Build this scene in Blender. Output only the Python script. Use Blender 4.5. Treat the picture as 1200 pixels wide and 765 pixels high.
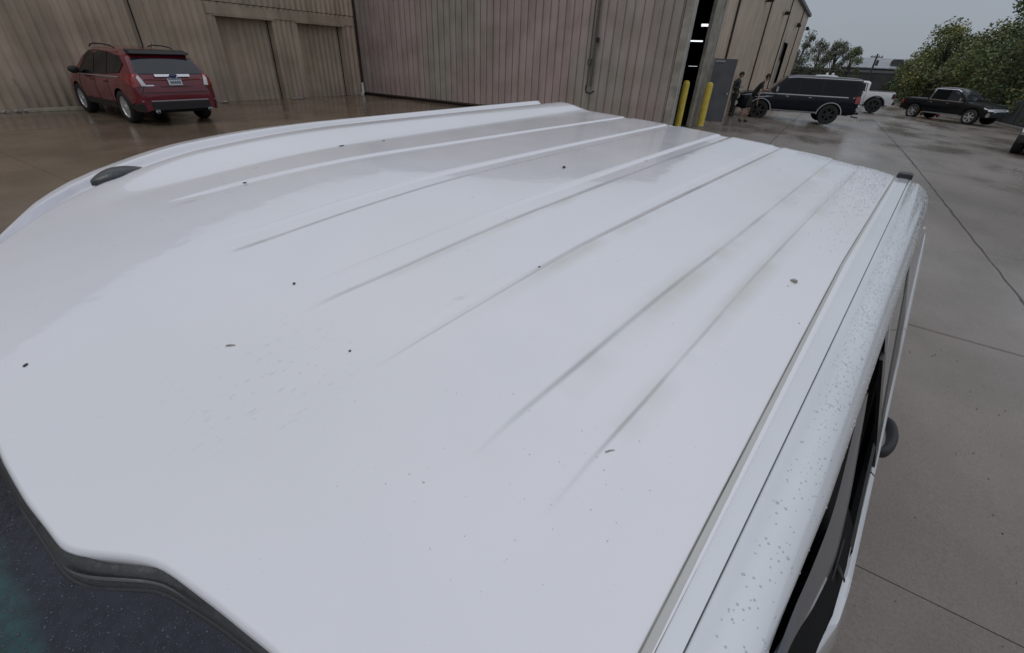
import bpy, bmesh, math, random
from mathutils import Vector, Matrix
from mathutils.bvhtree import BVHTree
R = math.radians
random.seed(7)
scene = bpy.context.scene
for o in list(bpy.data.objects): bpy.data.objects.remove(o)

# ------------------------------------------------------------------ camera
ZC = 2.12
PITCH, ROLL, YAW = R(31.6), R(2.66), R(31.5)      # yaw of the lot axes against the view
cam_d = bpy.data.cameras.new('camera'); cam = bpy.data.objects.new('camera', cam_d)
scene.collection.objects.link(cam); scene.camera = cam
cam_d.sensor_fit = 'HORIZONTAL'; cam_d.sensor_width = 36; cam_d.lens = 36*515/1200
cam_d.clip_start = .01; cam_d.clip_end = 3000
def cam_matrix():
    sp_, cp_ = math.sin(PITCH), math.cos(PITCH); cr, sr = math.cos(ROLL), math.sin(ROLL)
    M0 = Matrix(((1,0,0),(0,-sp_,-cp_),(0,cp_,-sp_)))
    Rz = Matrix(((cr,-sr,0),(sr,cr,0),(0,0,1)))
    Rl = Matrix(((math.cos(YAW),math.sin(YAW),0),(-math.sin(YAW),math.cos(YAW),0),(0,0,1)))
    return Rz @ M0 @ Rl            # world -> (right, down, forward)
MC = cam_matrix()
cw = Matrix((MC[0], -MC[1], -MC[2])).transposed().to_4x4()
cw.translation = Vector((0,0,ZC)); cam.matrix_world = cw

# ------------------------------------------------------------------ world, sun, exposure
SUN_EL, SUN_AZ = R(62), R(200)
world = bpy.data.worlds.new('World'); scene.world = world; world.use_nodes = True
nt = world.node_tree; nt.nodes.clear()
def N(tree, typ, **kw):
    n = tree.nodes.new(typ)
    for k, v in kw.items(): setattr(n, k, v)
    return n
wo = N(nt,'ShaderNodeOutputWorld'); bg = N(nt,'ShaderNodeBackground')
sky = N(nt,'ShaderNodeTexSky', sky_type='NISHITA', sun_disc=False, sun_elevation=SUN_EL, sun_rotation=SUN_AZ)
hs = N(nt,'ShaderNodeHueSaturation'); hs.inputs['Saturation'].default_value = .35; hs.inputs['Value'].default_value = .8
nt.links.new(sky.outputs[0], hs.inputs['Color'])
tc = N(nt,'ShaderNodeTexCoord'); sx = N(nt,'ShaderNodeSeparateXYZ'); nt.links.new(tc.outputs['Generated'], sx.inputs[0])
cr_ = N(nt,'ShaderNodeValToRGB'); nt.links.new(sx.outputs['Z'], cr_.inputs[0])
e = cr_.color_ramp.elements
e[0].position = 0; e[0].color = (3.3,3.75,4.35,1); e[1].position = .9; e[1].color = (7.2,7.55,8.3,1)
cn = N(nt,'ShaderNodeTexNoise'); cn.inputs['Scale'].default_value = 2.2; cn.inputs['Detail'].default_value = 5
nt.links.new(tc.outputs['Generated'], cn.inputs['Vector'])
mr = N(nt,'ShaderNodeMapRange'); nt.links.new(cn.outputs[0], mr.inputs[0]); mr.inputs[3].default_value = .88; mr.inputs[4].default_value = 1.12
mm = N(nt,'ShaderNodeMixRGB', blend_type='MULTIPLY'); mm.inputs[0].default_value = 1
nt.links.new(cr_.outputs[0], mm.inputs[1]); nt.links.new(mr.outputs[0], mm.inputs[2])
mx = N(nt,'ShaderNodeMixRGB'); mx.inputs[0].default_value = .85
nt.links.new(hs.outputs[0], mx.inputs[1]); nt.links.new(mm.outputs[0], mx.inputs[2])
nt.links.new(mx.outputs[0], bg.inputs[0]); bg.inputs[1].default_value = .1
nt.links.new(bg.outputs[0], wo.inputs[0])
sd = bpy.data.lights.new('sun','SUN'); sd.energy = .5; sd.angle = R(25); sd.color = (1,.97,.93)
so = bpy.data.objects.new('sun', sd); scene.collection.objects.link(so)
so.rotation_euler = (R(90)-SUN_EL, 0, math.pi - SUN_AZ)
scene.view_settings.view_transform = 'Standard'; scene.view_settings.look = 'None'
scene.view_settings.exposure = -.2; scene.view_settings.gamma = 1

# ------------------------------------------------------------------ helpers
COL = scene.collection
def sp(x, w=2.): return .5*(x+math.sqrt(x*x+w*w))
def G(x, y):                                     # the yard drains away from the building
    return ZC-(1.88+.035*(sp(x+8)-sp(x-14))+.016*(sp(y-20)-sp(y-62)))
def mat(name, col, rough=.6, metal=0, coat=0, var=0, vscale=6, bump=0, bscale=60, emit=None, trans=0, vcol=None, spec=None, alpha=1, detail=5, stretch=None):
    m = bpy.data.materials.new(name); m.use_nodes = True; t = m.node_tree; b = t.nodes['Principled BSDF']
    b.inputs['Base Color'].default_value = (*col,1); b.inputs['Roughness'].default_value = rough
    b.inputs['Metallic'].default_value = metal; b.inputs['Coat Weight'].default_value = coat; b.inputs['Coat Roughness'].default_value = .04
    if spec is not None: b.inputs['Specular IOR Level'].default_value = spec
    if trans: b.inputs['Transmission Weight'].default_value = trans
    if alpha < 1: b.inputs['Alpha'].default_value = alpha
    if emit: b.inputs['Emission Color'].default_value = (*emit[:3],1); b.inputs['Emission Strength'].default_value = emit[3]
    if var or bump:
        tcn = N(t,'ShaderNodeTexCoord'); src = tcn.outputs['Object']
        if stretch:
            mp = N(t,'ShaderNodeMapping'); mp.inputs['Scale'].default_value = stretch; t.links.new(src, mp.inputs[0]); src = mp.outputs[0]
    if var:
        n = N(t,'ShaderNodeTexNoise'); n.inputs['Scale'].default_value = vscale; n.inputs['Detail'].default_value = detail; t.links.new(src, n.inputs['Vector'])
        r = N(t,'ShaderNodeValToRGB'); t.links.new(n.outputs[0], r.inputs[0])
        c2 = vcol or tuple(c*(1-var) for c in col); c1 = tuple(min(1,c*(1+var*.6)) for c in col)
        r.color_ramp.elements[0].position = .32; r.color_ramp.elements[0].color = (*c2,1)
        r.color_ramp.elements[1].position = .68; r.color_ramp.elements[1].color = (*c1,1)
        t.links.new(r.outputs[0], b.inputs['Base Color'])
    if bump:
        n2 = N(t,'ShaderNodeTexNoise'); n2.inputs['Scale'].default_value = bscale; n2.inputs['Detail'].default_value = 4; t.links.new(src, n2.inputs['Vector'])
        bp = N(t,'ShaderNodeBump'); bp.inputs['Strength'].default_value = bump; bp.inputs['Distance'].default_value = .02
        t.links.new(n2.outputs[0], bp.inputs['Height']); t.links.new(bp.outputs[0], b.inputs['Normal'])
    return m
def tag(o, label=None, cat=None, group=None, kind=None):
    if label: o['label'] = label
    if cat: o['category'] = cat
    if group: o['group'] = group
    if kind: o['kind'] = kind
    return o
def empty(name, loc, rz=0, label=None, cat=None, group=None):
    o = bpy.data.objects.new(name, None); COL.objects.link(o); o.empty_display_size = .2
    o.location = loc; o.rotation_euler = (0,0,rz); return tag(o, label, cat, group)
def link(name, me, m=None, parent=None, loc=None, rot=None):
    o = bpy.data.objects.new(name, me); COL.objects.link(o)
    if m is not None and len(me.materials) == 0: me.materials.append(m)
    if parent: o.parent = parent
    if loc is not None: o.location = loc
    if rot is not None: o.rotation_euler = rot
    return o
def smooth(me, ang=35):
    me.polygons.foreach_set('use_smooth', [True]*len(me.polygons))
    if ang < 180: me.set_sharp_from_angle(angle=R(ang))
def mesh(name, v, f, sm=None):
    me = bpy.data.meshes.new(name); me.from_pydata([tuple(p) for p in v], [], f); me.update()
    if sm: smooth(me, sm)
    return me
class MB:
    """collects simple solids into one mesh"""
    def __init__(s): s.v = []; s.f = []
    def box(s, x0,x1,y0,y1,z0,z1):
        n = len(s.v); s.v += [(x,y,z) for x in (x0,x1) for y in (y0,y1) for z in (z0,z1)]
        for q in ((0,1,3,2),(4,6,7,5),(0,4,5,1),(2,3,7,6),(0,2,6,4),(1,5,7,3)): s.f.append(tuple(n+i for i in q))
        return s
    def prism(s, poly, axis, a, b):                # poly 2d, extruded along axis from a to b
        n = len(s.v); k = len(poly)
        for h in (a,b):
            for p in poly:
                q = {'x':(h,p[0],p[1]),'y':(p[0],h,p[1]),'z':(p[0],p[1],h)}[axis]; s.v.append(q)
        s.f.append(tuple(n+i for i in range(k))); s.f.append(tuple(n+k+i for i in reversed(range(k))))
        for i in range(k):
            j = (i+1)%k; s.f.append((n+i,n+k+i,n+k+j,n+j))
        return s
    def tube(s, pts, rad, seg=10, cap=True):
        pts = [Vector(p) for p in pts]; n = len(s.v)
        rads = rad if isinstance(rad,(list,tuple)) else [rad]*len(pts)
        for i, p in enumerate(pts):
            t = (pts[min(i+1,len(pts)-1)]-pts[max(i-1,0)]).normalized()
            u = t.orthogonal().normalized() if i == 0 else (u-t*u.dot(t)).normalized()
            w = t.cross(u)
            for k in range(seg):
                a = 2*math.pi*k/seg; s.v.append(tuple(p+(u*math.cos(a)+w*math.sin(a))*rads[i]))
        for i in range(len(pts)-1):
            for k in range(seg):
                a = n+i*seg+k; b = n+i*seg+(k+1)%seg; s.f.append((a,b,b+seg,a+seg))
        if cap:
            s.f.append(tuple(n+k for k in reversed(range(seg)))); s.f.append(tuple(n+(len(pts)-1)*seg+k for k in range(seg)))
        return s
    def lathe(s, prof, axis='y', seg=32, c=(0,0,0)):  # prof: (radius, along)
        n = len(s.v); k = len(prof)
        for j in range(seg):
            a = 2*math.pi*j/seg
            for r, h in prof:
                q = {'y':(r*math.cos(a),h,r*math.sin(a)),'z':(r*math.cos(a),r*math.sin(a),h),'x':(h,r*math.cos(a),r*math.sin(a))}[axis]
                s.v.append((q[0]+c[0],q[1]+c[1],q[2]+c[2]))
        for j in range(seg):
            for i in range(k-1):
                a = n+j*k+i; b = n+((j+1)%seg)*k+i; s.f.append((a,b,b+1,a+1))
        return s
    def build(s, name, m, parent=None, sm=None, bevel=0, loc=None, rot=None):
        me = mesh(name, s.v, s.f)
        bm = bmesh.new(); bm.from_mesh(me)
        if bevel:
            bmesh.ops.remove_doubles(bm, verts=bm.verts, dist=1e-5)
            bmesh.ops.bevel(bm, geom=[e for e in bm.edges if len(e.link_faces)==2 and e.calc_face_angle(0)>.5], offset=bevel, segments=2, affect='EDGES', clamp_overlap=True)
        bmesh.ops.recalc_face_normals(bm, faces=bm.faces)
        bm.to_mesh(me); bm.free()
        if sm: smooth(me, sm)
        return link(name, me, m, parent, loc, rot)
def lerp_tab(tab, x):
    if x <= tab[0][0]: return tab[0][1]
    for (a,b),(c,d) in zip(tab, tab[1:]):
        if x <= c: return b+(d-b)*(x-a)/(c-a) if c > a else d
    return tab[-1][1]
def sstep(a, b, x):
    t = min(1,max(0,(x-a)/(b-a))); return t*t*(3-2*t)

# ------------------------------------------------------------------ materials
def concrete_mat():
    m = bpy.data.materials.new('wet_concrete'); m.use_nodes = True; t = m.node_tree; b = t.nodes['Principled BSDF']; L = t.links.new
    g = N(t,'ShaderNodeNewGeometry'); pos = g.outputs['Position']; oi = N(t,'ShaderNodeObjectInfo')
    def noise(scale, det=6, rough=.6, mapscale=None):
        n = N(t,'ShaderNodeTexNoise'); n.inputs['Scale'].default_value = scale; n.inputs['Detail'].default_value = det; n.inputs['Roughness'].default_value = rough
        if mapscale:
            mp = N(t,'ShaderNodeMapping'); mp.inputs['Scale'].default_value = mapscale; L(pos, mp.inputs[0]); L(mp.outputs[0], n.inputs['Vector'])
        else: L(pos, n.inputs['Vector'])
        return n.outputs[0]
    def ramp(src, p0, c0, p1, c1):
        r = N(t,'ShaderNodeValToRGB'); L(src, r.inputs[0]); e = r.color_ramp.elements
        e[0].position = p0; e[0].color = (*c0,1); e[1].position = p1; e[1].color = (*c1,1); return r.outputs[0]
    def mix(fac, a, c, mode='MIX'):
        x = N(t,'ShaderNodeMixRGB', blend_type=mode)
        for i, v in enumerate((fac,a,c)):
            if hasattr(v,'is_linked'): L(v, x.inputs[i])
            else: x.inputs[i].default_value = v if i == 0 else (*v,1)
        return x.outputs[0]
    def math_(op, a, b_=0, c=0):
        x = N(t,'ShaderNodeMath', operation=op)
        for i, v in enumerate((a,b_,c)):
            if hasattr(v,'is_linked'): L(v, x.inputs[i])
            else: x.inputs[i].default_value = v
        return x.outputs[0]
    base = ramp(noise(.55), .3, (.190,.165,.144), .7, (.268,.234,.206))
    fine = ramp(noise(75,4), .36, (.84,.835,.83), .62, (1.06,1.055,1.05))
    base = mix(1, base, fine, 'MULTIPLY')
    spk = ramp(noise(120,2), .66, (1,1,1), .74, (.45,.43,.41))
    base = mix(.8, base, spk, 'MULTIPLY')
    slab = math_('MULTIPLY_ADD', oi.outputs['Random'], .16, .92)
    base = mix(1, base, slab, 'MULTIPLY')
    # muddy wash towards the building corner
    sx = N(t,'ShaderNodeSeparateXYZ'); L(pos, sx.inputs[0])
    mud = math_('MULTIPLY_ADD', sx.outputs['X'], -.16, -.62)          # from x=-4 .. -10
    mud = math_('ADD', mud, math_('MULTIPLY_ADD', noise(.35), 1.2, -.55))
    mudc = N(t,'ShaderNodeClamp'); L(mud, mudc.inputs[0])
    mcol = ramp(noise(.9,6), .3, (.150,.112,.080), .75, (.235,.178,.130))
    base = mix(mudc.outputs[0], base, mcol)
    stains = ramp(noise(.28,7,.65,(1,.45,1)), .40, (.74,.72,.70), .56, (1,1,1))
    base = mix(.8, base, stains, 'MULTIPLY')
    L(base, b.inputs['Base Color'])
    wet = ramp(noise(.42,5,.55,(1,.5,1)), .40, (.16,.16,.16), .62, (.46,.46,.46))
    rr = math_('SUBTRACT', wet, math_('MULTIPLY', mudc.outputs[0], .10)); L(math_('MAXIMUM', rr, .09), b.inputs['Roughness'])
    b.inputs['Specular IOR Level'].default_value = .45
    bp = N(t,'ShaderNodeBump'); bp.inputs['Strength'].default_value = .3; bp.inputs['Distance'].default_value = .004
    L(noise(85,5), bp.inputs['Height']); L(bp.outputs[0], b.inputs['Normal'])
    return m
def siding_mat(name, ca, cb, streak=.35, rust=0, low=None, randamp=.12):
    """weathered painted steel sheet: tone drifts along the wall, runs of dirt down the sheet"""
    m = bpy.data.materials.new(name); m.use_nodes = True; t = m.node_tree; b = t.nodes['Principled BSDF']; L = t.links.new
    g = N(t,'ShaderNodeNewGeometry'); oi = N(t,'ShaderNodeObjectInfo')
    def noise(scale, det, ms):
        mp = N(t,'ShaderNodeMapping'); mp.inputs['Scale'].default_value = ms; L(g.outputs['Position'], mp.inputs[0])
        n = N(t,'ShaderNodeTexNoise'); n.inputs['Scale'].default_value = scale; n.inputs['Detail'].default_value = det; L(mp.outputs[0], n.inputs['Vector']); return n.outputs[0]
    def ramp(src, p0, c0, p1, c1):
        r = N(t,'ShaderNodeValToRGB'); L(src, r.inputs[0]); e = r.color_ramp.elements
        e[0].position = p0; e[0].color = (*c0,1); e[1].position = p1; e[1].color = (*c1,1); return r.outputs[0]
    def mul(f, a, c, mode='MULTIPLY'):
        x = N(t,'ShaderNodeMixRGB', blend_type=mode); 
        if hasattr(f,'is_linked'): L(f, x.inputs[0])
        else: x.inputs[0].default_value = f
        L(a, x.inputs[1]); L(c, x.inputs[2]); return x.outputs[0]
    c = ramp(noise(.45,4,(1,1,.35)), .38, ca, .62, cb)
    c = mul(1, c, ramp(noise(3.2,6,(1,1,.10)), .3, (1-streak,)*3, .65, (1.05,)*3))
    c = mul(.7, c, ramp(noise(1.1,7,(1,1,1)), .35, (.72,.71,.68), .6, (1,1,1)))
    rv = N(t,'ShaderNodeMath', operation='MULTIPLY_ADD'); L(oi.outputs['Random'], rv.inputs[0]); rv.inputs[1].default_value = randamp; rv.inputs[2].default_value = 1-randamp/2
    c = mul(1, c, rv.outputs[0])
    if rust:
        sx = N(t,'ShaderNodeSeparateXYZ'); L(g.outputs['Position'], sx.inputs[0])
        mr = N(t,'ShaderNodeMapRange'); L(sx.outputs['Z'], mr.inputs[0]); mr.inputs[1].default_value = .25; mr.inputs[2].default_value = 1.5; mr.inputs[3].default_value = 1; mr.inputs[4].default_value = 0
        nz = N(t,'ShaderNodeMath', operation='MULTIPLY'); L(mr.outputs[0], nz.inputs[0])
        L(ramp(noise(1.4,7,(1,1,.7)), .50, (0,)*3, .62, (rust,)*3), nz.inputs[1])
        rc = N(t,'ShaderNodeRGB'); rc.outputs[0].default_value = (.42,.31,.27,1)
        c = mul(nz.outputs[0], c, rc.outputs[0], 'MIX')
    L(c, b.inputs['Base Color']); b.inputs['Roughness'].default_value = .55
    bp = N(t,'ShaderNodeBump'); bp.inputs['Strength'].default_value = .25; bp.inputs['Distance'].default_value = .01
    L(noise(9,4,(1,1,.3)), bp.inputs['Height']); L(bp.outputs[0], b.inputs['Normal'])
    return m
M = {}
M['slab'] = concrete_mat()
M['joint'] = mat('joint_filler', (.07,.063,.056), .7, bump=.4)
M['lotfar'] = mat('worn_gravel', (.13,.125,.105), .8, var=.4, vscale=.4, bump=.6, bscale=8, vcol=(.07,.075,.045))
M['side1'] = siding_mat('mauve_brown_siding', (.46,.355,.335), (.385,.345,.300), .18, rust=.25)
M['sidel'] = siding_mat('olive_brown_siding', (.64,.50,.375), (.51,.425,.32), .24, rust=.8)
M['side2'] = siding_mat('tan_siding', (.64,.50,.385), (.58,.47,.36), .12)
M['trim'] = mat('dull_trim', (.34,.31,.26), .6, var=.35, vscale=3)
M['lighttrim'] = mat('pale_trim', (.42,.40,.37), .5, var=.2, vscale=3)
M['dark'] = mat('black_gap', (.012,.012,.013), .7)
M['seam'] = mat('dark_brown_seam', (.055,.036,.026), .6, var=.3)
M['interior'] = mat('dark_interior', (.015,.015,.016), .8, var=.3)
M['lamp'] = mat('lit_tube', (.9,.9,.9), .4, emit=(.9,.95,1,1.6))
M['door'] = mat('grey_door_paint', (.12,.125,.14), .5, var=.2, vscale=2)
M['yellow'] = mat('bollard_yellow', (.82,.63,.10), .45, var=.15, vscale=5, bump=.1)
M['pvc'] = mat('white_pvc', (.75,.75,.73), .35, var=.1)
M['conduit'] = mat('painted_conduit', (.12,.11,.09), .5, var=.2)
M['timber'] = mat('pale_timber', (.45,.40,.31), .7, var=.3, vscale=8)
M['stone'] = mat('pale_stone', (.34,.31,.27), .8, var=.3, vscale=10)
M['gutter'] = mat('gutter_metal', (.075,.08,.078), .5)
M['lamp_housing'] = mat('lamp_housing', (.03,.025,.02), .5)
M['lens'] = mat('lamp_lens', (.6,.55,.4), .2, coat=1)
M['signw'] = mat('sign_white', (.75,.74,.72), .6)
# vehicles
M['red'] = mat('dark_red_paint', (.155,.005,.018), .25, coat=.8, var=.12, vscale=3)
M['navy'] = mat('navy_black_paint', (.004,.006,.013), .3, coat=.22,spec=.2)
M['blk'] = mat('black_paint', (.005,.006,.007), .3, coat=.35,spec=.3)
M['whitep'] = mat('plain_white_paint', (.66,.67,.69), .28, coat=1, var=.06, vscale=3)
M['silverp'] = mat('silver_paint', (.42,.44,.46), .3, metal=.3, coat=1)
M['glass'] = mat('dark_window_glass', (.004,.006,.009), .08, spec=.25)
M['glass2'] = mat('rear_glass', (.02,.025,.032), .08, coat=.5)
M['rubber'] = mat('tyre_rubber', (.018,.018,.018), .75, bump=.2)
M['plastic'] = mat('black_plastic', (.022,.022,.024), .5, bump=.1)
M['chrome'] = mat('bright_metal', (.75,.76,.78), .15, metal=1)
M['alloy'] = mat('alloy_rim', (.72,.73,.75), .3, metal=.7)
M['taill'] = mat('red_lens', (.26,.008,.010), .12, coat=1)
M['clearl'] = mat('clear_lens', (.72,.72,.74), .1, coat=1)
M['plate'] = mat('plate_white', (.62,.64,.68), .4)
M['plate_ink'] = mat('plate_ink', (.06,.07,.14), .5)
M['emblem'] = mat('emblem_blue', (.02,.04,.16), .2, coat=1)
M['silver_line'] = mat('silver_line', (.45,.46,.48), .35, metal=.5)

# ------------------------------------------------------------------ ground
def grid_sheet(name, xs, ys, dz, m, kind=None):
    v = [(x,y,G(x,y)+dz) for y in ys for x in xs]; nx = len(xs)
    f = [(j*nx+i,j*nx+i+1,(j+1)*nx+i+1,(j+1)*nx+i) for j in range(len(ys)-1) for i in range(nx-1)]
    return tag(link(name, mesh(name, v, f, 180), m), kind=kind)
xs = [-900,-300,-120,-60,-40]+[-30+2*i for i in range(41)]+[60,80,120,300,900]
ys = [-300,-100,-40,-20]+[-14+2*i for i in range(55)]+[105,130,180,300,600,1500]
ground = grid_sheet('ground', xs, ys, -.035, M['joint'], 'structure')
grid_sheet('verge', [11.6+.0, 13,15,18,22,28,40,70,150,500], [-20+5*i for i in range(36)]+[200,300,700], .02, M['lotfar'], 'structure')
grid_sheet('far_lot', [-60,-40,-30,-20,-12,-6,0,4,8,11.5], [75.02,80,90,100,120,150,200,300,700], -.004, M['lotfar'], 'structure')
gx = [-18.95,-15.1,-11.4,-7.6,-4.0,-1.2,2.68,7.2,11.6]
gy = [-12,-8.2,-5.2,-1.6,2.12,5.56,9.2,12.72,16.9,21.2,25.4,29.6,34,38.2,42.4,46.6,51,55.2,59.4,64,69.2,75]
rj = random.Random(3)
for i in range(len(gx)-1):
    for j in range(len(gy)-1):
        g = .0035 if gy[j] < 12 else .008
        x0,x1,y0,y1 = gx[i]+g,gx[i+1]-g,gy[j]+g,gy[j+1]-g
        n = 4; dz = rj.uniform(-.003,.003); v=[]; f=[]
        for b in range(n+1):
            for a in range(n+1):
                x = x0+(x1-x0)*a/n; y = y0+(y1-y0)*b/n; v.append((x,y,G(x,y)+dz))
        for b in range(n):
            for a in range(n): q=b*(n+1)+a; f.append((q,q+1,q+n+2,q+n+1))
        # skirt
        ring = [(0,n,1),( n,(n+1)*(n+1)-1,n+1)]
        per = [k for k in range(n+1)]+[(r+1)*(n+1)-1 for r in range(1,n+1)]+[n*(n+1)+k for k in range(n-1,-1,-1)]+[r*(n+1) for r in range(n-1,0,-1)]
        base = len(v)
        for k in per: v.append((v[k][0],v[k][1],v[k][2]-.034))
        for q in range(len(per)):
            f.append((per[q], base+q, base+(q+1)%len(per), per[(q+1)%len(per)]))
        link('slab', mesh('slab', v, f, 30), M['slab'], ground)

# ------------------------------------------------------------------ the warehouse
XL, YW, XR = -18.98, 16.26, -4.15        # left wall, middle wall, right wall
EAVE = 6.35
LEAVE = 10.4  # unseen left wall top, raised for its reflection in the pickup roof
def gable(x): return EAVE+.26*(XR-x)  # unseen wall top, sloped up to fill the pickup roof reflection
wh = empty('warehouse', (XL,YW,.2), 0, 'tan and brown corrugated metal warehouse wrapping the yard corner', 'building')
def part(o, parent=None):
    """parent keeping world placement: parents here are unrotated"""
    parent = parent or wh; o.parent = parent
    p = Vector((0,0,0)); q = parent
    while q: p += q.location; q = q.parent
    o.location = o.location - p; return o
def sheet(profile, z0, z1, along, fixed, sgn, thick=.01):
    """profile: list of (u, d) along the wall / out of it; returns a corrugated sheet; along='x' or 'y'"""
    v=[]; f=[]; n=len(profile)
    for z in (z0,z1):
        for u,d in profile:
            v.append((u, fixed+sgn*d, z) if along=='x' else (fixed+sgn*d, u, z))
    for i in range(n-1): f.append((i,i+1,n+i+1,n+i))
    for u_,d_ in ((profile[0]),(profile[-1])): pass
    k = len(v)
    for z in (z0,z1):
        for u,d in profile:
            v.append((u, fixed+sgn*(d-thick), z) if along=='x' else (fixed+sgn*(d-thick), u, z))
    for i in range(n-1): f.append((k+i,k+n+i,k+n+i+1,k+i+1))
    for i in range(n-1): f.append((i,k+i,k+i+1,i+1)); f.append((n+i,n+i+1,k+n+i+1,k+n+i))
    f.append((0,n,k+n,k)); f.append((n-1,k+n-1,k+2*n-1,2*n-1))
    return v,f
def sheet_obj(name, profile, z0, z1, along, fixed, sgn, m, parent=None):
    v,f = sheet(profile,z0,z1,along,fixed,sgn); me = mesh(name,v,f)
    bm = bmesh.new(); bm.from_mesh(me); bmesh.ops.recalc_face_normals(bm, faces=bm.faces); bm.to_mesh(me); bm.free()
    return part(link(name, me, m), parent)
# middle wall: sheets 0.9 m wide with three grooves each
def groove_profile(u0, u1, pitch=.3, gw=.045, gd=.04, amp=.0):
    p=[]; n=max(1,round((u1-u0)/pitch)); pt=(u1-u0)/n
    for i in range(n):
        a=u0+i*pt
        p += [(a,0),(a+pt*.45,0.008),(a+pt-gw-.012,0),(a+pt-gw,-gd),(a+pt-.012,-gd)]
    p.append((u1,0)); return p
x = XL+.12
while x < XR-.35:
    x1 = min(x+.9, XR-.28); 
    sheet_obj('siding_panel', groove_profile(x, x1), .36, max(EAVE,min(gable(x),gable(x1))), 'x', YW, -1, M['side1']); x = x1
part(MB().box(XL+.02,XR-.3,YW+.03,YW+.25,-.2,.36).build('base_gap', M['dark']))
part(MB().box(XL+.1,XR-.28,YW-.035,YW+.03,.30,.358).build('base_flashing', M['seam']))
part(MB().box(XR-.28,XR-.045,YW-.05,YW+.2,0,EAVE).build('corner_post', M['trim'], bevel=.008))
part(MB().box(XR-.043,XR+.0,YW-.056,YW+.22,0,EAVE-.01).build('corner_trim', M['lighttrim']))
part(MB().box(XL+.013,XL+.11,YW-.09,YW+.04,.28,LEAVE).build('corner_flashing', M['seam']))
# two pipes on the middle wall with a box and an elbow
for dx in (0,.13): part(MB().tube([(-7.30+dx,YW-.10,1.32),(-7.30+dx,YW-.10,EAVE-.05)], .025+.012*(dx>0), 10).build('wall_pipe', M['conduit'], sm=60))
part(MB().tube([(-7.30,YW-.10,1.36),(-7.32,YW-.10,1.22),(-7.27,YW-.14,1.12),(-7.1,YW-.15,1.1),(-6.98,YW-.13,1.18)], .028, 10).build('pipe_elbow', M['plastic'], sm=60))
part(MB().box(-7.36,-7.24,YW-.14,YW-.06,1.95,2.13).build('junction_box', M['conduit'], bevel=.01))
part(MB().box(-7.13,-7.04,YW-.13,YW-.05,2.6,2.74).build('pipe_bracket', M['plastic'], bevel=.01))
# left wall: deep corrugation, header band and two recessed doorways
def wave_profile(u0,u1,pitch=.235,amp=.045):
    n=max(2,round((u1-u0)/pitch)); pt=(u1-u0)/n; p=[]
    for i in range(n):
        a=u0+i*pt
        p += [(a,0),(a+pt*.15,amp*.15),(a+pt*.35,amp*.85),(a+pt*.5,amp),(a+pt*.65,amp*.85),(a+pt*.85,amp*.15)]
    p.append((u1,0)); return p
D1=(10.08,12.18); D2=(13.26,15.46); HZ=2.87
def left_run(y0,y1,z0,z1,fx=XL,m='sidel',name='siding_panel',width=1.02):
    n=max(1,round((y1-y0)/width)); w=(y1-y0)/n
    for i in range(n): sheet_obj(name, wave_profile(y0+i*w,y0+(i+1)*w), z0, z1, 'y', fx, 1, M[m])
left_run(-14, D1[0], .17, 3.3,width=.94); left_run(D1[1]+.0, D2[0], .17, 3.3); left_run(D2[1], YW, .17, 3.3)
left_run(D1[0],D1[1],2.88,3.3); left_run(D2[0],D2[1],2.88,3.3)
left_run(-14, YW, 3.32, LEAVE, XL+.012,width=.94)
part(MB().box(XL-.9,XL-.42,-14.2,YW+.3,-.3,LEAVE).build('gap_backing', M['dark']))  # added box, keeps sky light from showing through the left wall gaps
part(MB().box(XL-.02,XL+.060,D1[0]-.25,YW-.1,HZ+.075,3.22).build('header_band', M['sidel'], bevel=.008))
for k,(a,b) in enumerate((D1,D2)):
    left_run(a+.0,b-.0,.12,HZ+.02,XL-.30,'sidel','door_panel',2.2)
    part(MB().box(XL-.25,XL+.055,a-.09,a,.1,HZ+.02).build('door_jamb', M['sidel'], bevel=.006))
    part(MB().box(XL-.25,XL+.065,b,b+.12,.1,HZ+.02).build('door_jamb', M['sidel'], bevel=.006))
    part(MB().box(XL-.25,XL+.115,a-.09,b+.12,HZ+.021,HZ+.07).build('door_head', M['sidel'], bevel=.006))
part(MB().tube([(XL+.09,7.56,0.2),(XL+.09,7.5,LEAVE)], .022, 8).build('wall_cable', M['dark'], sm=60))
part(MB().box(XL-.02,XL+.03,-14,YW-.1,-.1,.165).build('foundation_strip', M['stone']))
# right wall: tan sheets between dark seams
def flat_profile(u0,u1,pitch=.92):
    n=max(1,round((u1-u0)/pitch)); pt=(u1-u0)/n; p=[]
    for i in range(n):
        a=u0+i*pt; p += [(a,0),(a+.03,.008),(a+.07,.008),(a+.10,0),(a+pt*.5,.003)]
    p.append((u1,0)); return p
OP=(YW+.25,18.9); seams=[22.6,31.4,41.05,51.5]
part(MB().box(XR-.12,XR+.0,OP[1],OP[1]+1.35,0,EAVE).build('opening_jamb', M['trim'], bevel=.01))
part(MB().box(XR-.10,XR+.03,OP[1]+1.355,OP[1]+1.42,0,EAVE).build('jamb_trim', M['lighttrim']))
runs=[(OP[1]+1.43,22.5),(22.66,31.33),(31.49,40.98),(41.14,42.72),(42.74,46.86),(46.88,51.42),(51.58,58.3)]
FD=(42.9,46.7,3.75)
for (a,b) in runs:
    n=max(1,round((b-a)/1.85)); w=(b-a)/n
    for i in range(n):
        y0,y1=a+i*w,a+(i+1)*w
        z0=-.45
        if a==42.74: z0=FD[2]
        if y1>23.0 and y0<24.1 and False: z0=2.1
        sheet_obj('wall_panel', flat_profile(y0,y1), z0, EAVE, 'y', XR, 1, M['side2'])
part(MB().box(XR-.33,XR-.29,OP[1]+1.3,58.28,-.5,EAVE-.02).build('gap_backing', M['trim']))  # added sheet, blocks the sky seen through gaps in the right wall
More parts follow.
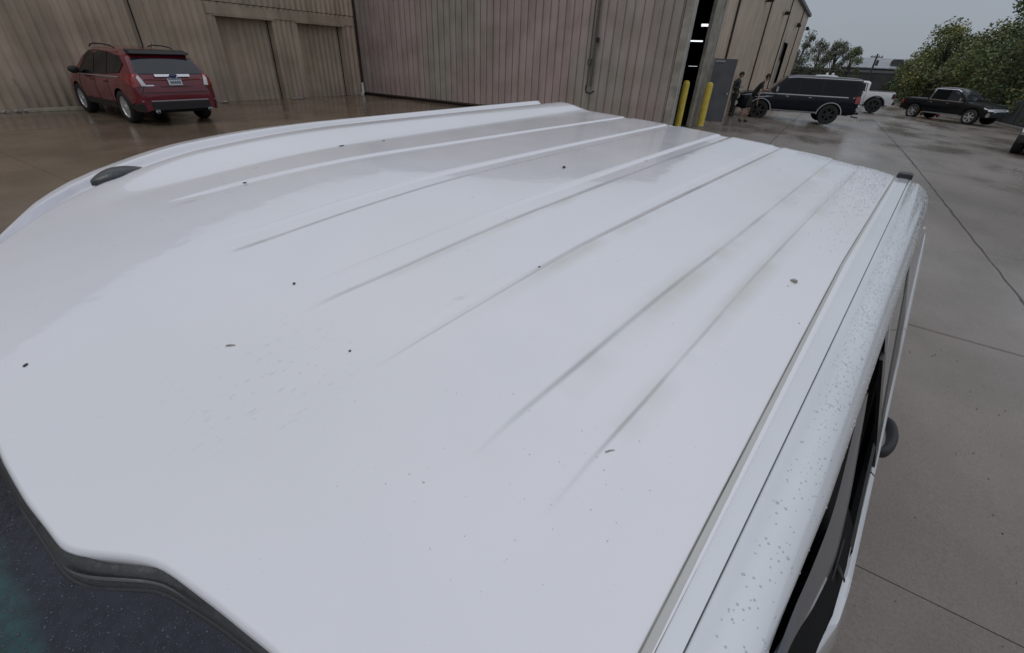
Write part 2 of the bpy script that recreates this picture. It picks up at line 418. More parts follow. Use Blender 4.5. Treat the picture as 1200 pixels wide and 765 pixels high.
for s in seams: part(MB().box(XR-.03,XR+.06,s-.075,s+.075,-.45,EAVE-.004).build('wall_seam', M['seam']))
part(MB().box(XR-.25,XR-.2,FD[0],FD[1],-.6,FD[2]).build('dock_door', M['dark']))
part(MB().box(XR-.02,XR+.05,FD[0]-.16,FD[0],-.6,FD[2]+.12).build('dock_door_jamb', M['lighttrim']))
part(MB().box(XR-.02,XR+.05,FD[0],FD[1],FD[2],FD[2]+.12).build('dock_door_head', M['lighttrim']))
part(MB().box(XR-.28,XR-.18,FD[0]+.1+1.9,FD[1]+.0,-.6,2.6).build('dock_door_leaf', M['trim']))
part(MB().box(XR-.1,XR+.20,OP[0]-.0,58.45,EAVE,EAVE+.24).build('gutter', M['gutter'], bevel=.02))
part(MB().box(XR-.1,XR+.0,-0+58.3,58.42,-.7,EAVE).build('end_post', M['trim']))
part(MB().prism([(XL,gable(XL)-.3),(-12.5,gable(-12.5)-.32),(XR+.1,EAVE-.02),(XR+.1,EAVE+.2),(-12.5,gable(-12.5)+.05),(XL,gable(XL)+.1)],'y',YW-.1,YW+.02).build('gable_trim', M['gutter']))
part(MB().box(XL-.1,XL+.14,-14,YW-.13,LEAVE+.002,LEAVE+.22).build('gutter', M['gutter'], bevel=.02))
# roof planes
part(link('roof', mesh('roof',[(XL-.2,YW,gable(XL)),(XR+.1,YW,EAVE+.22),(XR+.1,58.4,EAVE+.24),(XL-.2,58.4,gable(XL)),(-12.5,YW,gable(-12.5)),(-12.5,58.4,gable(-12.5))],[(0,4,5,3),(4,1,2,5),(0,1,4),(3,5,2)]), M['gutter']))
part(link('roof', mesh('roof',[(XL-.05,-14,LEAVE+.2),(XL-.05,YW,LEAVE+.2),(-34,YW,LEAVE+1.2),(-34,-14,LEAVE+1.2)],[(0,1,2,3)]), M['gutter']))
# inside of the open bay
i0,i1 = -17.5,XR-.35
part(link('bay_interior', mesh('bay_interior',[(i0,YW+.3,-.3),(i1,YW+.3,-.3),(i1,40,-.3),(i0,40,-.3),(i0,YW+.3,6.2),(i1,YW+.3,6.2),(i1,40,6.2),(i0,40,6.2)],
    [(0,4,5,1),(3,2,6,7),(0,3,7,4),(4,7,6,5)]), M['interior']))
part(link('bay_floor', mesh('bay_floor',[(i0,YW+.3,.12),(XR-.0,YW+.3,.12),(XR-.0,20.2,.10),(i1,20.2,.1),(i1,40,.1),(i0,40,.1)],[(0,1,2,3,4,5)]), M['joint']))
def pix(px,py):
    d = MC.transposed() @ Vector(((px-600)/515,(py-382.5)/515,1)); return d
def on_y(px,py,y): d=pix(px,py); return Vector((0,0,ZC))+d*(y/d.y)
def on_x(px,py,x): d=pix(px,py); return Vector((0,0,ZC))+d*(x/d.x)
for (px,py,yy,L_,h) in ((826,30,29,.16,.10),(814.5,48.5,27,.36,.05),(812,78,33,.25,.012)):
    p = on_y(px,py,yy)
    fx = part(MB().box(p.x-L_-.05,p.x+L_+.05,p.y-.1,p.y+.1,p.z+h*.6,p.z+h*.6+.08).build('light_fixture', M['dark']))
    l = MB().box(p.x-L_,p.x+L_,p.y-.06,p.y+.06,p.z-h*.5,p.z+h*.55).build('lamp_tube', M['lamp']); part(l, fx) if False else part(l)
# grey steel door standing open
dr = empty('steel_door', (-4.0,20.6,.02), 0, 'open grey steel personnel door standing out from the tan wall', 'door')
bl, br = Vector((-4.07,20.35)), Vector((-3.32,20.62))
def slab_on(p,q,z0,z1,th,name,m,parent,bev=.01):
    d=(q-p).normalized(); nn=Vector((-d.y,d.x))*th/2
    poly=[p+nn,q+nn,q-nn,p-nn]; o=MB().prism([(a.x,a.y) for a in poly],'z',z0,z1).build(name,m,bevel=bev); return part(o,parent)
slab_on(bl,br,.20,2.33,.05,'door_leaf',M['door'],dr)
slab_on(bl+(br-bl)*.86-Vector((-.3,.55))*.0,bl+(br-bl)*.93,1.15,1.23,.14,'door_handle',M['chrome'],dr,.005)
slab_on(bl+(br-bl)*-.06,bl+(br-bl)*.0,.0,2.36,.06,'door_post',M['trim'],dr,.005)
slab_on(bl+(br-bl)*-.06,br,-.05,.17,.2,'door_step',M['stone'],dr,.01)
slab_on(bl+(br-bl)*.03,bl+(br-bl)*.45,2.22,2.27,.12,'door_closer',M['silver_line'],dr,.005)
# wall lights on the right wall
for (yy,zz,lb) in ((29.3,4.98,'wall lamp nearest the open bay, high on the tan wall'),(38.1,5.12,'wall lamp with a pale lens high above the parked navy vehicle'),(48.6,5.1,'small dark wall lamp beyond the dock sign'),(58.6,5.45,'dark lamp on a bracket at the far end of the tan wall')):
    w = empty('wall_lamp', (XR+.06,yy,zz), 0, lb, 'wall lamp', 'lamps on the tan wall')
    MB().box(0,.30,-.2,.2,-.12,.06).build('lamp_head', M['lamp_housing'], w, bevel=.03)
    MB().box(.02,.25,-.45,-.24,.02,.14).build('lamp_lens', M['lens'] if yy in (38.1,) else M['lamp_housing'], w, bevel=.02)
    MB().tube([(-.05,0,-.1),(.05,0,-.1)],.03).build('lamp_bracket', M['lamp_housing'], w)
# number above the dock door
sg = empty('dock_sign', (XR+.03,43.9,4.25), 0, 'pale painted number on the tan wall above the dock door', 'sign')
for ch,yy in (('1',43.55),('0',44.35)):
    cu = bpy.data.curves.new('digit','FONT'); cu.body = ch; cu.size = 1.05; cu.extrude = .008
    o = bpy.data.objects.new('digit_tmp',cu); COL.objects.link(o); me = bpy.data.meshes.new_from_object(o.evaluated_get(bpy.context.evaluated_depsgraph_get())); bpy.data.objects.remove(o)
    me.name='digit'; me.materials.clear(); q = link('digit', me, M['signw'], sg); q.location = (.01,yy-43.9-.3,-.35); q.rotation_euler=(R(90),0,R(90))

# downspout elbow, timber, stake, stones
ds = MB().tube([(XL+.22,YW-.18,.75),(XL+.22,YW-.18,.42),(XL+.24,YW-.2,.34),(XL+.36,YW-.38,.27)],.06,14).build('downspout_elbow', M['pvc'], sm=60); tag(ds,'white plastic downspout elbow at the inner corner of the two walls','drain pipe')
tb = MB().box(-.07,.07,-.85,.85,0,.09).build('timber', M['timber'], bevel=.008, loc=(XL+.35,4.95,.235), rot=(0,0,R(-4))); tag(tb,'pale timber length lying along the wall base left of the red car','timber')
p=Vector((XL+.12,4.42,.2)); 
stk=MB().tube([(XL+.10,4.16,1.05),(XL+.16,4.42,.24)],.018,8).build('thin_stake', M['stone'], sm=60); tag(stk,'thin pale rod leaning against the corrugated wall left of the red car','rod')
rr = random.Random(5)
for i,(px,py,lb) in enumerate(((9,138,'small pale stone at the wall base, leftmost in view'),(22,135,'pale stone at the wall base, second from the left edge'),(34,133,'pale flat stone just left of the leaning rod'),(47,131,'pale stone at the foot of the leaning rod'))):
    pp = on_x(px,py,XL+.25); bm=bmesh.new(); bmesh.ops.create_icosphere(bm,subdivisions=2,radius=.09)
    for v in bm.verts: v.co *= rr.uniform(.8,1.15); v.co.z*=.6
    me=bpy.data.meshes.new('stone'); bm.to_mesh(me); bm.free(); tag(link('stone',me,M['stone'],None,(pp.x,pp.y,G(pp.x,pp.y)+.03)),lb,'stone','stones along the wall base')
for i,(px,py,lb) in enumerate(((345,114,'crumbled pinkish rubble piece by the wall between the doorways'),(352,117,'smaller rubble piece in front of the pinkish wall patch'),(262,114,'pale debris lump at the wall right of the red car'))):
    pp = on_x(px,py,XL+.45); bm=bmesh.new(); bmesh.ops.create_icosphere(bm,subdivisions=2,radius=.13)
    for v in bm.verts: v.co *= rr.uniform(.7,1.2); v.co.z*=.3
    me=bpy.data.meshes.new('rubble'); bm.to_mesh(me); bm.free(); tag(link('rubble',me,M['stone'],None,(pp.x,pp.y,G(pp.x,pp.y)+.02)),lb,'rubble','rubble by the left wall')
# bollards
for (x,y,h,lb) in ((-4.42,18.2,1.52,'thick yellow bollard nearest the wall corner, before the dark opening'),(-3.88,19.5,1.5,'yellow bollard right of the opening, beside the grey open door')):
    b = empty('bollard',(x,y,G(x,y)),0,lb,'bollard','yellow bollards at the bay opening')
    MB().lathe([(0,h),(.05,h-.005),(.09,h-.03),(.118,h-.08),(.122,h-.13),(.122,0)],'z',28).build('post',M['yellow'],b,sm=50)
    MB().lathe([(.17,0),(.17,.02),(.124,.03)],'z',24).build('base_ring',M['stone'],b,sm=40)

# ------------------------------------------------------------------ the white pickup under the camera (s: towards its tail, t: towards its far side)
PA = R(90-8.54)
U_ = Vector((math.cos(PA), math.sin(PA))); V_ = Vector((-math.sin(PA), math.cos(PA)))
C0 = (.9,.72); rp = U_*C0[0]+V_*C0[1]; RZ = G(rp.x,rp.y)
wt = empty('pickup_truck', (rp.x,rp.y,RZ), PA, 'wet white pickup truck filling the foreground, seen from above its ribbed roof', 'pickup truck')
def TL(s,t,z): return (s-C0[0], t-C0[1], z+ZC-RZ)          # z is measured from the lens height
def zroof(s,t):
    tau=(t-.72)/.75
    return -.2263+.0498*(t-.72)-.0104*tau**2-.0177*min(abs(tau),1.02)**8-.1194*max(0,.7-s)**2+.0194*(s-.9)
def tilt(t): return .0498*(t-.72)
def srear(t): return 1.7745+.0521*(1-((t-.72)/.75)**2) - .25*max(0,.03-t)
FR=[(-.01,.046),(.05,.034),(.12,.019),(.197,.0060),(.244,-.007),(.285,-.0205),(.300,-.026),(.315,-.0365),(.331,-.0485),(.347,-.0605),(.362,-.0685),(.376,-.0725),(.397,-.075),(.455,-.083),(.534,-.091),(.72,-.098),(.9,-.088),(1.0,-.078),(1.2,-.062),(1.45,-.050)]
FAR=[(-.1,.995),(-.06,1.06),(-.03,1.113),(.03,1.235),(.064,1.285),(.10,1.325),(.148,1.353),(.232,1.37),(.364,1.385),(.526,1.41),(.70,1.432),(.9,1.445),(1.3,1.449),(2,1.449)]
BEADS=[(.121,.198,-.0030),(.340,.372,-.0025),(.510,.560,-.0035),(.732,.778,-.0035),(.935,.975,-.0035)]
def bead(s,t):
    f = sstep(.15,.27,s); h=0
    for a,b,k in BEADS: h += k*sstep(a-.006,a+.010,t)*(1-sstep(b-.010,b+.006,t))*(sstep(.20,.36,s) if t<.27 else sstep(.16+.04*abs(t-.4),.29,s))
    h += .020*sstep(1.12,1.27,t)*sstep(.05,.35,s) - .018*sstep(1.29,1.33,t)*(1-sstep(1.385,1.405,t))
    return h
def front(t): return sum(lerp_tab(FR,t+q*.0045)*w for q,w in ((-3,1),(-2,2),(-1,3),(0,4),(1,3),(2,2),(3,1)))/16
SG=[.15,.25,.35,.5,.7,.9,1.2,1.5,1.78]
RIB={.06:[.06]*9,.121:[.121,.121,.119,.119,.122,.124,.125,.124,.124],.198:[.198,.198,.195,.193,.191,.192,.195,.198,.201],.340:[.357,.355,.353,.353,.353,.355,.355,.355,.355],
 .510:[.504,.502,.497,.496,.500,.508,.518,.526,.530],.732:[.725,.724,.724,.726,.735,.740,.742,.742,.742],.935:[.984,.984,.983,.975,.967,.962,.955,.945,.935],1.13:[1.13]*9}
RK=sorted(RIB)
def warp(s,t0):
    if t0<=.06 or t0>=1.13: return 0
    for a,b in zip(RK,RK[1:]):
        if t0<=b:
            w=(t0-a)/(b-a); w=w*w*(3-2*w)
            da=lerp_tab(list(zip(SG,RIB[a])),s)-a; db=lerp_tab(list(zip(SG,RIB[b])),s)-b
            return da+(db-da)*w
    return 0
def roof_pt(s,t0):
    tf = lerp_tab(FAR,s)
    t = t0+warp(s,t0); t = t if t<1.0 else 1.0+(t-1.0)*(tf-1.0)/.45
    tz = t0+(t-t0)*sstep(1.2,.5,s) if False else t+(t0-t)*sstep(.35,1.1,s)*(1 if t0>1.13 else 0)
    zz = zroof(s,tz)+bead(s,t0)
    return (s,t,zz)
def roof_paint():
    m = bpy.data.materials.new('wet_white_paint'); m.use_nodes=True; t=m.node_tree; b=t.nodes['Principled BSDF']; L=t.links.new
    tcn=N(t,'ShaderNodeTexCoord'); sx=N(t,'ShaderNodeSeparateXYZ'); L(tcn.outputs['Object'],sx.inputs[0]); OX=tcn.outputs['Object']; rb=N(t,'ShaderNodeAttribute'); rb.attribute_name='rib'
    def ma(op,a,b_=0,c=0,clamp=False):
        x=N(t,'ShaderNodeMath',operation=op); x.use_clamp=clamp
        for i,v in enumerate((a,b_,c)):
            if hasattr(v,'is_linked'): L(v,x.inputs[i])
            else: x.inputs[i].default_value=v
        return x.outputs[0]
    def noise(scale,det=5,ms=(1,1,1)):
        mp=N(t,'ShaderNodeMapping'); mp.inputs['Scale'].default_value=ms; L(OX,mp.inputs[0])
        n=N(t,'ShaderNodeTexNoise'); n.inputs['Scale'].default_value=scale; n.inputs['Detail'].default_value=det; L(mp.outputs[0],n.inputs['Vector']); return n.outputs[0]
    def ramp(src,p0,c0,p1,c1):
        r=N(t,'ShaderNodeValToRGB'); L(src,r.inputs[0]); e=r.color_ramp.elements
        e[0].position=p0; e[0].color=(*c0,1); e[1].position=p1; e[1].color=(*c1,1); return r.outputs[0]
    def mix(f,a,c,mode='MIX'):
        x=N(t,'ShaderNodeMixRGB',blend_type=mode)
        for i,v in enumerate((f,a,c)):
            if hasattr(v,'is_linked'): L(v,x.inputs[i])
            else: x.inputs[i].default_value=v if i==0 else (*v,1)
        return x.outputs[0]
    c=ramp(noise(3,4),.3,(.80,.805,.85),.7,(.845,.84,.875))
    # dirt that has washed into the edges of the pressed ribs
    g=None
    for (k,w,st) in ((.117,.0035,.9),(.197,.0045,.9),(.337,.003,.9),(.508,.0045,.8),(.562,.002,.35),(.730,.0045,.75),(.780,.002,.35),(.936,.003,.5)):
        d=ma('ABSOLUTE',ma('SUBTRACT',rb.outputs['Fac'],k)); q=ma('SUBTRACT',1,ma('DIVIDE',d,w),clamp=True); q=ma('MULTIPLY',q,st)
        g=q if g is None else ma('MAXIMUM',g,q)
    fade=N(t,'ShaderNodeMapRange'); L(sx.outputs[0],fade.inputs[0]); fade.inputs[1].default_value=.185-C0[0]; fade.inputs[2].default_value=.31-C0[0]
    n1=ramp(noise(9,4),.3,(.35,)*3,.7,(1,)*3)
    g=ma('MULTIPLY',ma('MULTIPLY',g,fade.outputs[0]),n1)
    c=mix(ma('MULTIPLY',g,.72),c,(.22,.225,.21))
    # yellow-grey film beside the ribs
    g2=None
    for k,w in ((.188,.030),(.113,.022),(.329,.020),(.500,.016)):
        d=ma('ABSOLUTE',ma('SUBTRACT',rb.outputs['Fac'],k)); q=ma('SUBTRACT',1,ma('DIVIDE',d,w),clamp=True)
        g2=q if g2 is None else ma('MAXIMUM',g2,q)
    g2=ma('MULTIPLY',ma('MULTIPLY',g2,fade.outputs[0]),ramp(noise(5,5,(1,.3,1)),.42,(0,)*3,.62,(.5,)*3))
    c=mix(g2,c,(.50,.50,.40))
    # fine specks and small scuffs
    sp1=ramp(noise(260,1),.765,(0,)*3,.80,(.55,)*3)
    c=mix(ma('MULTIPLY',sp1,ramp(noise(4,3),.45,(0,)*3,.6,(1,)*3)),c,(.13,.13,.12))
    scf=ramp(noise(42,3,(.35,1,1)),.70,(0,)*3,.74,(.5,)*3)
    c=mix(ma('MULTIPLY',scf,ramp(noise(3.1,3),.56,(0,)*3,.66,(1,)*3)),c,(.30,.30,.29))
    vd=N(t,'ShaderNodeVectorMath',operation='DISTANCE'); L(OX,vd.inputs[0]); vd.inputs[1].default_value=(.115-C0[0],.43-C0[1],1.85)
    area=N(t,'ShaderNodeMapRange'); L(vd.outputs['Value'],area.inputs[0]); area.inputs[1].default_value=.13; area.inputs[2].default_value=.03; area.inputs[3].default_value=0; area.inputs[4].default_value=1
    c=mix(ma('MULTIPLY',area.outputs[0],ramp(noise(150,4,(.6,1.3,1)),.62,(0,)*3,.70,(.34,)*3)),c,(.36,.36,.33))
    c=mix(ramp(noise(1.7,8,(1,1,1)),.50,(0,)*3,.72,(.30,)*3),c,(.66,.67,.64))
    L(c,b.inputs['Base Color'])
    L(ramp(noise(6,6),.35,(.10,)*3,.7,(.22,)*3),b.inputs['Roughness'])
    b.inputs['Coat Weight'].default_value=.7; b.inputs['Coat Roughness'].default_value=.035; b.inputs['Coat IOR'].default_value=1.5; b.inputs['Specular IOR Level'].default_value=.25
    bp=N(t,'ShaderNodeBump'); bp.inputs['Strength'].default_value=.2; bp.inputs['Distance'].default_value=.004
    L(ma('ADD',noise(7,3),ma('MULTIPLY',noise(90,2),.05)),bp.inputs['Height']); L(bp.outputs[0],b.inputs['Coat Normal'])
    return m
M['roofw']=roof_paint()
M['railw']=mat('wet_white_rail',(.74,.76,.80),.16,coat=1,var=.05,vscale=4)
M['seal']=mat('grey_seal',(.115,.12,.115),.45,bump=.2,var=.3,vscale=20)
M['blackseal']=mat('black_seal',(.012,.013,.014),.35,coat=.3)
M['trimblack']=mat('door_trim_black',(.010,.011,.012),.75,spec=.12,bump=.15,bscale=200)
M['wetglass']=mat('speckled_wet_glass',(.10,.098,.095),.22,coat=1,var=.35,vscale=120,bump=.3,bscale=220)  # grey speckle puts the reflected concrete and drops into the glass colour
M['visor']=mat('smoke_visor',(.10,.105,.125),.3,coat=.5)
# roof panel
cols=set()
k=-.005
while k<1.4501: cols.add(round(k,4)); k+=.0085
for a,b,_ in BEADS:
    for q in range(-4,7): cols.add(round(a+q*.002,4)); cols.add(round(b-q*.002,4))
for q in range(12): cols.add(round(1.295+q*.004,4)); cols.add(round(1.38+q*.004,4))
for q in range(20): cols.add(round(.27+q*.006,4))
cols=sorted(cols); cc=[cols[0]]
for q in cols[1:]:
    if q-cc[-1]>=.0012: cc.append(q)
cols=cc; NR=170
v=[];f=[]
def col_at(t0,extra=0): 
    f0=front(t0); r0=srear(t0); out=[]
    f0-=.0022; p=roof_pt(f0,t0); out.append((f0+.0005,p[1],p[2]-.012)); out.append((f0+.0005,p[1],p[2]-.004))
    for i in range(NR+1):
        w=(i/NR)**1.35; s=f0+.003+(r0-f0-.003)*w; p=roof_pt(s,t0); out.append(p)
    p=roof_pt(r0+.006,t0); out.append((p[0],p[1],p[2]-.004)); out.append((p[0]+.012,p[1],p[2]-.02)); out.append((p[0]+.02,p[1],p[2]-.07))
    return out
colsv=[col_at(t) for t in cols]
last=colsv[-1]
for (dt,dz) in ((.012,-.006),(.022,-.02),(.030,-.05),(.034,-.09)): colsv.append([(p[0],p[1]+dt,p[2]+dz) for p in last])
n=len(colsv[0])
for c in colsv: v+=[TL(*p) for p in c]
for i in range(len(colsv)-1):
    for j in range(n-1): f.append((i*n+j,i*n+j+1,(i+1)*n+j+1,(i+1)*n+j))
me=mesh('roof_panel',v,f,60); bm=bmesh.new(); bm.from_mesh(me); bmesh.ops.recalc_face_normals(bm,faces=bm.faces)
if sum(fc.normal.z*fc.calc_area() for fc in bm.faces)<0: bmesh.ops.reverse_faces(bm,faces=bm.faces)
bm.to_mesh(me); bm.free()
ra=me.attributes.new('rib','FLOAT','POINT'); ra.data.foreach_set('value',[(cols[i//n] if i//n<len(cols) else 1.46) for i in range(len(v))])
roofp=link('roof_panel',me,M['roofw'],wt)
def strip(name, rows, m, parent=wt, sm=40, closed=False):
    """rows: list of cross-sections (each a list of (s,t,z)); lofts them"""
    v=[];f=[];k=len(rows[0])
    for r in rows: v+=[TL(*p) for p in r]
    for i in range(len(rows)-1):
        for j in range(k-1+(1 if closed else 0)): a=i*k+j;b=i*k+(j+1)%k; f.append((a,b,b+k,a+k))
    if closed: f.append(tuple(range(k))); f.append(tuple(len(rows)*k-k+j for j in reversed(range(k))))
    me=mesh(name,v,f); bm=bmesh.new(); bm.from_mesh(me); bmesh.ops.recalc_face_normals(bm,faces=bm.faces); bm.to_mesh(me); bm.free(); smooth(me,sm)
    return link(name,me,m,parent)
def lin(a,b,n): return [a+(b-a)*i/(n-1) for i in range(n)]
# roof moulding along the near edge: a flat-topped strip in a shallow ditch
M['ditch']=mat('grimy_ditch',(.56,.56,.53),.35,coat=.3,var=.12,vscale=12,stretch=(.3,3,1)); M['channel_edge']=mat('channel_edge_line',(.22,.22,.20),.6,var=.5,vscale=25,stretch=(.4,3,1))
def mb_(s): return .0065+.0135*min(s,.9)
def mc_(s): return mb_(s)+.006+.005*min(s,.9)
rows=[];r1=[];r2=[];r3=[];r4=[]
for s in lin(.03,1.80,70):
    z=zroof(s,.0); a=-.006; b=mb_(s); c=mc_(s)
    zl=z+.0004; 
    rows.append([(s,b,zl),(s,b-.0012,zl+.003),(s,b-.003,zl+.0038),(s,a+.003,z+.0036),(s,a+.0006,z+.003),(s,a,z-.006)])
    r1.append([(s,c,zroof(s,c)+.0013),(s,b-.001,zl+.0009)])
    jw=.0009+.0005*math.sin(s*23)+.0003*math.sin(s*61)
    r2.append([(s,b+.0004+jw,zl+.0012),(s,b-.0008,zl+.0016)])
    r3.append([(s,c+.0010,zroof(s,c)+.0011),(s,c-.0004,zroof(s,c)+.0016)])
    r4.append([(s,-.0056,z+.0030),(s,-.0066,z+.0006)])
strip('roof_moulding',rows,M['railw'],sm=30)
strip('moulding_channel',r1,M['ditch']); strip('channel_edge_line',r2,M['channel_edge']); strip('channel_edge_line',r3,M['channel_edge']); strip('ditch_seam',r4,M['seal'])  # thin dark lines run along both edges of the channel
# side rail falling to the door gap
def lip(s): return lerp_tab([(-.1,-.047),(.25,-.051),(.4,-.058),(.6,-.061),(.9,-.066),(1.65,-.080),(1.85,-.075)],s)
rows=[]
for s in lin(.02,1.80,90):
    z=zroof(s,0); L_=lip(s); e2=-.085*sstep(1.70,1.80,s)*0
    back=sstep(1.66,1.80,s)
    zb=-.343+ .012*min(1,max(0,(.6-s)))*-1
    pr=[(-.0064,z+.0004),(-.0075,z-.0022),(-.012,z-.0026),(-.016,z-.006)]
    for q in (.15,.3,.45,.6,.75,.88): 
        tt=-.016+(L_+.016)*math.sin(q*math.pi/2)**.9; zz=(z-.006)+(zb-(z-.006))*(1-math.cos(q*math.pi/2))**.9
        pr.append((tt,zz))
    pr+=[(L_,zb),(L_+.001,zb-.007),(L_+.006,zb-.011),(L_+.03,zb-.012)]
    rows.append([(s-.0*back,tt,zz) for tt,zz in pr])
rail=strip('side_rail',rows,M['railw'],sm=50)
# rear cap of rail
z=zroof(1.8,0)
strip('rail_end',[[(1.802,-.008,z-.004),(1.80,-.04,z-.03),(1.80,-.075,-.343)],[(1.83,-.0,z-.03),(1.83,-.035,z-.06),(1.825,-.07,-.40)],[(1.86,.0,-.6),(1.86,-.04,-.6),(1.86,-.09,-.6)]],M['railw'])
# black end cap of the roof moulding
pl=[]
mbk=MB().prism([(-.012,.002),(-.012,.012),(-.006,.016),(.022,.016),(.026,.010),(.026,.002)],'x',0,.045)
mbk.v=[TL(1.775+a,b,zroof(1.78,0)+c) for a,b,c in mbk.v]; mbk.build('moulding_end_cap',M['plastic'],wt,bevel=.001)
# antenna fin
v=[];f=[];n1,n2=22,12
A0=Vector((.136,1.236)); ax=Vector((.215-.136,1.285-1.236)); 
for i in range(n1+1):
    u=i/n1; s=.125+.100*u; tcen=1.245+.02*u; hw=.030*(math.sin(min(1,u/.55)*math.pi/2)**.6)*(1-max(0,(u-.45)/.55)**1.8)+.002; h=.020*math.sin(math.pi*min(1,(u+.06)/1.06))**.75*(1-.35*u)
    for j in range(n2+1):
        a=math.pi*j/n2; t=tcen+hw*math.cos(a)*1.0
        v.append(TL(s,t,zroof(s,min(t,1.35))+.004+h*max(0,math.sin(a))**.8-.004*(j in (0,n2))))
for i in range(n1):
    for j in range(n2): q=i*(n2+1)+j; f.append((q,q+1,q+n2+2,q+n2+1))
link('antenna_base',mesh('antenna_base',v,f,60),mat('antenna_black',(.030,.036,.038),.35,coat=.4,var=.35,vscale=60,bump=.2,bscale=150),wt)
# windscreen with its trim
def wtt(s,t,off=0):   # glass surface in front of the header
    z0=zroof(fsm(t),t)-.013
    return z0-off+.60*(s-fsm(t))
M['seal2']=mat('dark_seal',(.035,.038,.038),.4,bump=.15,var=.3,vscale=20)
def fs(t): return fsm(t)+.004
def e0f(t): return min(fsm(t)+.0012,front(t)-.0058)
def fsm(t):
    return lerp_tab([(-.01,.040),(.12,.014),(.213,-.0035),(.249,-.013),(.289,-.0245),(.322,-.038),(.343,-.0485),(.361,-.0605),(.39,-.0735),(.453,-.0865),(.537,-.0995),(.72,-.105),(.9,-.093),(1.08,-.055),(1.3,.025),(1.45,.07)],t)+.0035
ts=lin(-.0,1.10,150); rows=[]
for t in ts:
    f0=front(t)-.0022
    e0=e0f(t)
    rows.append([(f0+.009,t,zroof(f0,t)-.004),(f0+.0045,t,zroof(f0,t)-.005),(f0+.002,t,zroof(f0,t)-.008),((f0+e0)/2,t,(zroof(f0,t)-.008+wtt(e0,t)+.004)/2+.001),(e0+.0006,t,wtt(e0,t)+.004),(e0,t,wtt(e0,t)+.0005)])
hsl=strip('header_seal',rows,M['seal2'],sm=60)
# pale sealer showing where the header dips
rows=[]
for t in lin(.262,.372,40):
    f0=front(t)-.0022; e0=e0f(t); k=math.sin(math.pi*(t-.262)/.11)
    a=f0+(e0-f0)*(.62-.42*k); b=f0+(e0-f0)*.66; za=zroof(f0,t)-.007; zb=(zroof(f0,t)-.008+wtt(e0,t)+.004)/2+.0026
    rows.append([(a,t,za),( (a+b)/2,t,(za+zb)/2+.0006),(b,t,zb-.0002)])
strip('header_sealer',rows,M['seal'],sm=60)
rows=[]
for t in ts:
    f0=e0f(t)+.0004
    rows.append([(f0-.0001,t,wtt(f0,t)+.0016),(f0-.0022,t,wtt(f0-.002,t)+.0018),(f0-.0028,t,wtt(f0-.0028,t)+.0002)])
strip('glass_edge_trim',rows,M['blackseal'],sm=60)
def glass_mat():
    m=bpy.data.materials.new('wet_windscreen'); m.use_nodes=True; t=m.node_tree; b=t.nodes['Principled BSDF']; L=t.links.new
    tcn=N(t,'ShaderNodeTexCoord'); sx=N(t,'ShaderNodeSeparateXYZ'); L(tcn.outputs['Object'],sx.inputs[0])
    n=N(t,'ShaderNodeTexNoise'); n.inputs['Scale'].default_value=28; n.inputs['Detail'].default_value=5; L(tcn.outputs['Object'],n.inputs['Vector'])
    a=N(t,'ShaderNodeMath',operation='MULTIPLY_ADD'); L(n.outputs[0],a.inputs[0]); a.inputs[1].default_value=.016; L(sx.outputs[0],a.inputs[2])
    # shade band along the top edge of the glass (printed): dark, the clear glass below is green
    bd=N(t,'ShaderNodeMath',operation='MULTIPLY_ADD'); L(sx.outputs[1],bd.inputs[0]); bd.inputs[1].default_value=.095; L(a.outputs[0],bd.inputs[2])
    mr=N(t,'ShaderNodeMapRange'); L(bd.outputs[0],mr.inputs[0]); mr.inputs[1].default_value=-1.036; mr.inputs[2].default_value=-1.024
    x=N(t,'ShaderNodeMixRGB'); L(mr.outputs[0],x.inputs[0]); x.inputs[1].default_value=(.022,.062,.064,1); x.inputs[2].default_value=(.020,.023,.034,1)
    n2=N(t,'ShaderNodeTexNoise'); n2.inputs['Scale'].default_value=95; n2.inputs['Detail'].default_value=4; L(tcn.outputs['Object'],n2.inputs['Vector'])
    r=N(t,'ShaderNodeValToRGB'); L(n2.outputs[0],r.inputs[0]); r.color_ramp.elements[0].position=.4; r.color_ramp.elements[0].color=(.75,)*3+(1,); r.color_ramp.elements[1].position=.6; r.color_ramp.elements[1].color=(1.1,)*3+(1,)
    y=N(t,'ShaderNodeMixRGB',blend_type='MULTIPLY'); y.inputs[0].default_value=1; L(x.outputs[0],y.inputs[1]); L(r.outputs[0],y.inputs[2])
    L(y.outputs[0],b.inputs['Base Color']); b.inputs['Roughness'].default_value=.25; b.inputs['Specular IOR Level'].default_value=.35
    bp=N(t,'ShaderNodeBump'); bp.inputs['Strength'].default_value=.22; bp.inputs['Distance'].default_value=.003; L(n2.outputs[0],bp.inputs['Height']); L(bp.outputs[0],b.inputs['Normal'])
    return m
rows=[]
for t in lin(-.06,1.10,60):
    rows.append([(fsm(t)+.0015-.85*q, t, wtt(fsm(t),t)+.0015 -.60*.85*q*(.9+.25*q)) for q in lin(0,1,24)])
ws=strip('windscreen',rows,glass_mat(),sm=180)
